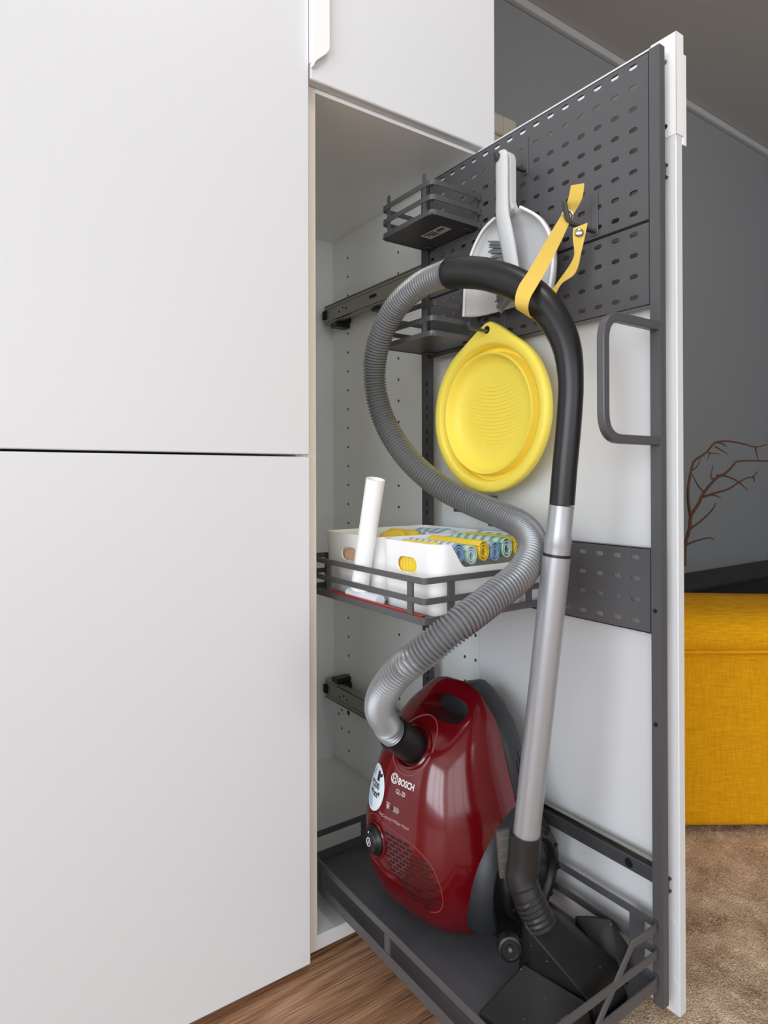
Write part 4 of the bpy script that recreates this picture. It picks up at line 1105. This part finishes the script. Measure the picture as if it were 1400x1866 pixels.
# ------------------------------------------------------------------ behind the open door: sofa, branch, vase
def sofa():
    a = math.radians(-35); ex = Vector((math.cos(a), math.sin(a), 0)); ey = Vector((-math.sin(a), math.cos(a), 0))
    o = Vector((1.345, .722, 0))
    t = thing('sofa', 'mustard yellow fabric sofa end standing on the beige carpet', 'sofa', (o.x+.2, o.y+.3, ZF))
    L, D = 1.1, .75
    def blk(name, x0, x1, y0, y1, z0, z1, bev, seg=5):
        mb = MB().box(x0, x1, y0, y1, z0, z1); mb.v = [tuple(o+ex*v[0]+ey*v[1]+Vector((0, 0, v[2]))) for v in mb.v]
        return obj(name, mb, 'sofa_fabric', t, bev=bev, seg=seg, smooth=60)
    DA = .285
    blk('arm', -.35, L, .004, DA, ZF+.022, -.372, .016)
    blk('seat', -.33, L, DA+.001, .62, ZF+.022, -.40, .02)
    # padded arm top: bulging face that rolls over to a flat top
    prof = [(.0, -.372), (-.008, -.364), (-.011, -.348), (-.008, -.328), (.002, -.311), (.020, -.299), (.045, -.292), (.09, -.288), (.18, -.287), (DA-.02, -.292), (DA, -.31), (DA, -.372)]
    mb = MB(); rings = []
    for x in (-.35, -.2, 0, .2, .4, .6, .8, L):
        rings.append([o+ex*x+ey*p+Vector((0, 0, q-.016*max(0, x+.1)*(1 if q > -.34 else 0))) for p, q in prof])
    mb.loft(rings); obj('arm_pad', mb, 'sofa_fabric', t, smooth=60)
    mb = MB().tube([o+ex*x+ey*(-.005)+Vector((0, 0, -.372)) for x in (-.35, 0, .4, L)], .0045, 10); obj('piping', mb, 'sofa_fabric', t)
    for x in (-.28, L-.08):
        for y in (.08, .54):
            p = o+ex*x+ey*y; obj('leg', MB().tube([(p.x, p.y, ZF+.0115), (p.x, p.y, ZF+.04)], .022, 16), 'black_matt', t)
sofa()
def ledge():
    t = thing('low_sideboard', 'dark low sideboard behind the sofa with a small round knob', 'sideboard', (2.4, 1.5, ZF))
    obj('body', MB().box(1.95, 3.6, YW-.26, YW-.03, ZF+.012, -.455), 'dark_furniture', t, bev=.004)
    obj('top', MB().box(1.94, 3.61, YW-.275, YW-.025, -.455, -.438), 'dark_furniture', t, bev=.004)
    d = Vector((2.42, YW-.316, -.375))
    obj('knob', MB().lathe([(.0001, .03), (.010, .029), (.013, .022), (.011, .010), (.006, 0)], (2.46, YW-.26, -.480), (0, -1, 0), 20), 'knob_grey', t)
def branch():
    t = thing('bare_branch', 'bare brown branch standing in a vase behind the sofa', 'branch', (2.03, 1.16, -.40))
    B = BR
    for k, (pts, r) in enumerate(B):
        P = catmull(pts, 5); n = len(P)
        obj('stem' if k == 0 else 'twig', MB().tube(P, [r*(1-.6*i/(n-1)) for i in range(n)], 7), 'twig_bark', t, smooth=60)
def vase():
    t = MB().lathe([(.0001, 0), (.06, 0), (.075, .06), (.07, .2), (.045, .33), (.04, .36), (.034, .36), (.038, .32), (.0001, .30)], (2.03, 1.16, ZF+.006), (0, 0, 1), 40)
    tag(obj('floor_vase', t, 'ceramic_dark', smooth=50), 'dark ceramic floor vase holding the bare branch', 'vase')
BR = [
    ( [(2.109, 1.207, -0.307), (2.112, 1.205, -0.232), (2.124, 1.196, -0.177), (2.128, 1.193, -0.135), (2.148, 1.178, -0.094), (2.164, 1.167, -0.056), (2.216, 1.155, -0.01), (2.246, 1.133, 0.013), (2.276, 1.124, 0.037), (2.287, 1.116, 0.051), (2.326, 1.089, 0.055), (2.376, 1.054, 0.053)] , 0.0065 ),
    ( [(2.126, 1.194, -0.137), (2.101, 1.187, -0.083), (2.091, 1.181, -0.037), (2.1, 1.175, 0.022), (2.108, 1.169, 0.052), (2.128, 1.155, 0.07), (2.145, 1.143, 0.086), (2.178, 1.132, 0.116), (2.237, 1.114, 0.12), (2.3, 1.095, 0.111), (2.329, 1.074, 0.102), (2.372, 1.056, 0.11)] , 0.005 ),
    ( [(2.128, 1.193, -0.177), (2.174, 1.185, -0.155), (2.21, 1.171, -0.125), (2.232, 1.168, -0.107), (2.238, 1.164, -0.091)] , 0.004 ),
    ( [(2.116, 1.201, -0.232), (2.166, 1.191, -0.221), (2.22, 1.177, -0.214), (2.242, 1.174, -0.223)] , 0.0035 ),
    ( [(2.162, 1.168, -0.07), (2.216, 1.155, -0.057), (2.262, 1.134, -0.044), (2.301, 1.119, -0.022), (2.324, 1.102, -0.006), (2.354, 1.094, -0.001), (2.368, 1.084, 0.018)] , 0.0042 ),
    ( [(2.212, 1.157, -0.006), (2.204, 1.163, -0.006), (2.205, 1.162, 0.013), (2.21, 1.158, 0.041)] , 0.003 ),
    ( [(2.22, 1.152, 0.004), (2.256, 1.138, 0.001), (2.297, 1.122, -0.015), (2.323, 1.116, -0.03), (2.349, 1.11, -0.049)] , 0.0035 ),
    ( [(2.164, 1.167, -0.054), (2.139, 1.172, -0.033), (2.119, 1.174, -0.01), (2.102, 1.173, 0.008)] , 0.0028 ),
    ( [(2.1, 1.175, 0.02), (2.113, 1.165, 0.031), (2.126, 1.156, 0.061)] , 0.0028 ),
    ( [(2.145, 1.143, 0.082), (2.162, 1.131, 0.078), (2.179, 1.119, 0.076)] , 0.0025 ),
    ( [(2.176, 1.133, 0.102), (2.205, 1.125, 0.088), (2.232, 1.118, 0.076)] , 0.0026 ),
    ( [(2.178, 1.132, 0.116), (2.195, 1.12, 0.112), (2.208, 1.111, 0.102)] , 0.0035 ),
    ( [(2.329, 1.074, 0.102), (2.343, 1.077, 0.083), (2.349, 1.072, 0.053)] , 0.003 ),
    ( [(2.2, 1.166, -0.062), (2.228, 1.159, -0.067), (2.243, 1.148, -0.076)] , 0.003 ),
    ( [(2.151, 1.139, 0.078), (2.147, 1.141, 0.066), (2.142, 1.145, 0.054)] , 0.0022 ),
    ( [(2.352, 1.095, 0.001), (2.358, 1.091, -0.011), (2.356, 1.092, -0.02)] , 0.003 ),
]
branch(); vase(); ledge()

# ------------------------------------------------------------------ light, camera, output look
def area(name, loc, rot, sx, sy, power, col):
    L = bpy.data.lights.new(name, 'AREA'); L.shape = 'RECTANGLE'; L.size = sx; L.size_y = sy; L.energy = power; L.color = col
    o = bpy.data.objects.new(name, L); C.objects.link(o); o.location = loc; o.rotation_euler = rot; return o
area('daylight_window_1', (XL-.12, (WL[0]+WL[1])/2, (WL[2]+WL[3])/2), (0, -PI/2, 0), WL[3]-WL[2], WL[1]-WL[0], 175, (.87, .935, 1))
area('daylight_window_2', ((WF[0]+WF[1])/2, YF-.12, (WF[2]+WF[3])/2), (PI/2, 0, 0), WF[1]-WF[0], WF[3]-WF[2], 56, (.94, .965, 1))
L = bpy.data.lights.new('ceiling_lamp', 'AREA'); L.shape = 'DISK'; L.size = .4; L.energy = 8; L.color = (1, .96, .9)
o = bpy.data.objects.new('ceiling_lamp', L); C.objects.link(o); o.location = (.48, .20, ZC-.05)
w = bpy.data.worlds.new('world'); bpy.context.scene.world = w; w.use_nodes = True
bg = w.node_tree.nodes['Background']; bg.inputs['Color'].default_value = (.9, .95, 1, 1); bg.inputs['Strength'].default_value = 1.0

f = 1169.48; yaw, pitch, roll = .613819, .00402, -.002841
fw = Vector((math.sin(yaw)*math.cos(pitch), math.cos(yaw)*math.cos(pitch), math.sin(pitch)))
rt = Vector((math.cos(yaw), -math.sin(yaw), 0)); up = rt.cross(fw)
rt, up = rt*math.cos(roll)+up*math.sin(roll), up*math.cos(roll)-rt*math.sin(roll)
cam = bpy.data.cameras.new('camera'); co = bpy.data.objects.new('camera', cam); C.objects.link(co)
cam.sensor_fit = 'HORIZONTAL'; cam.sensor_width = 36; cam.lens = f/1400*36
cam.shift_y = (865.31-933)/1400; cam.clip_start = .02
co.matrix_world = Matrix(((rt.x, up.x, -fw.x, 0), (rt.y, up.y, -fw.y, 0), (rt.z, up.z, -fw.z, 0), (0, 0, 0, 1)))
for o in list(C.objects):                 # put the floor at height zero
    if o.parent is None and o.type != 'CAMERA': o.location.z += H
    if '_o' in o.keys(): del o['_o']
co.location = (0, 0, H)
sc = bpy.context.scene; sc.camera = co
sc.view_settings.view_transform = 'Standard'; sc.view_settings.look = 'None'; sc.view_settings.gamma = 1
sc.view_settings.use_curve_mapping = False; sc.view_settings.exposure = -0.48
sc.cycles.max_bounces = 10; sc.cycles.diffuse_bounces = 6; sc.cycles.use_denoising = True
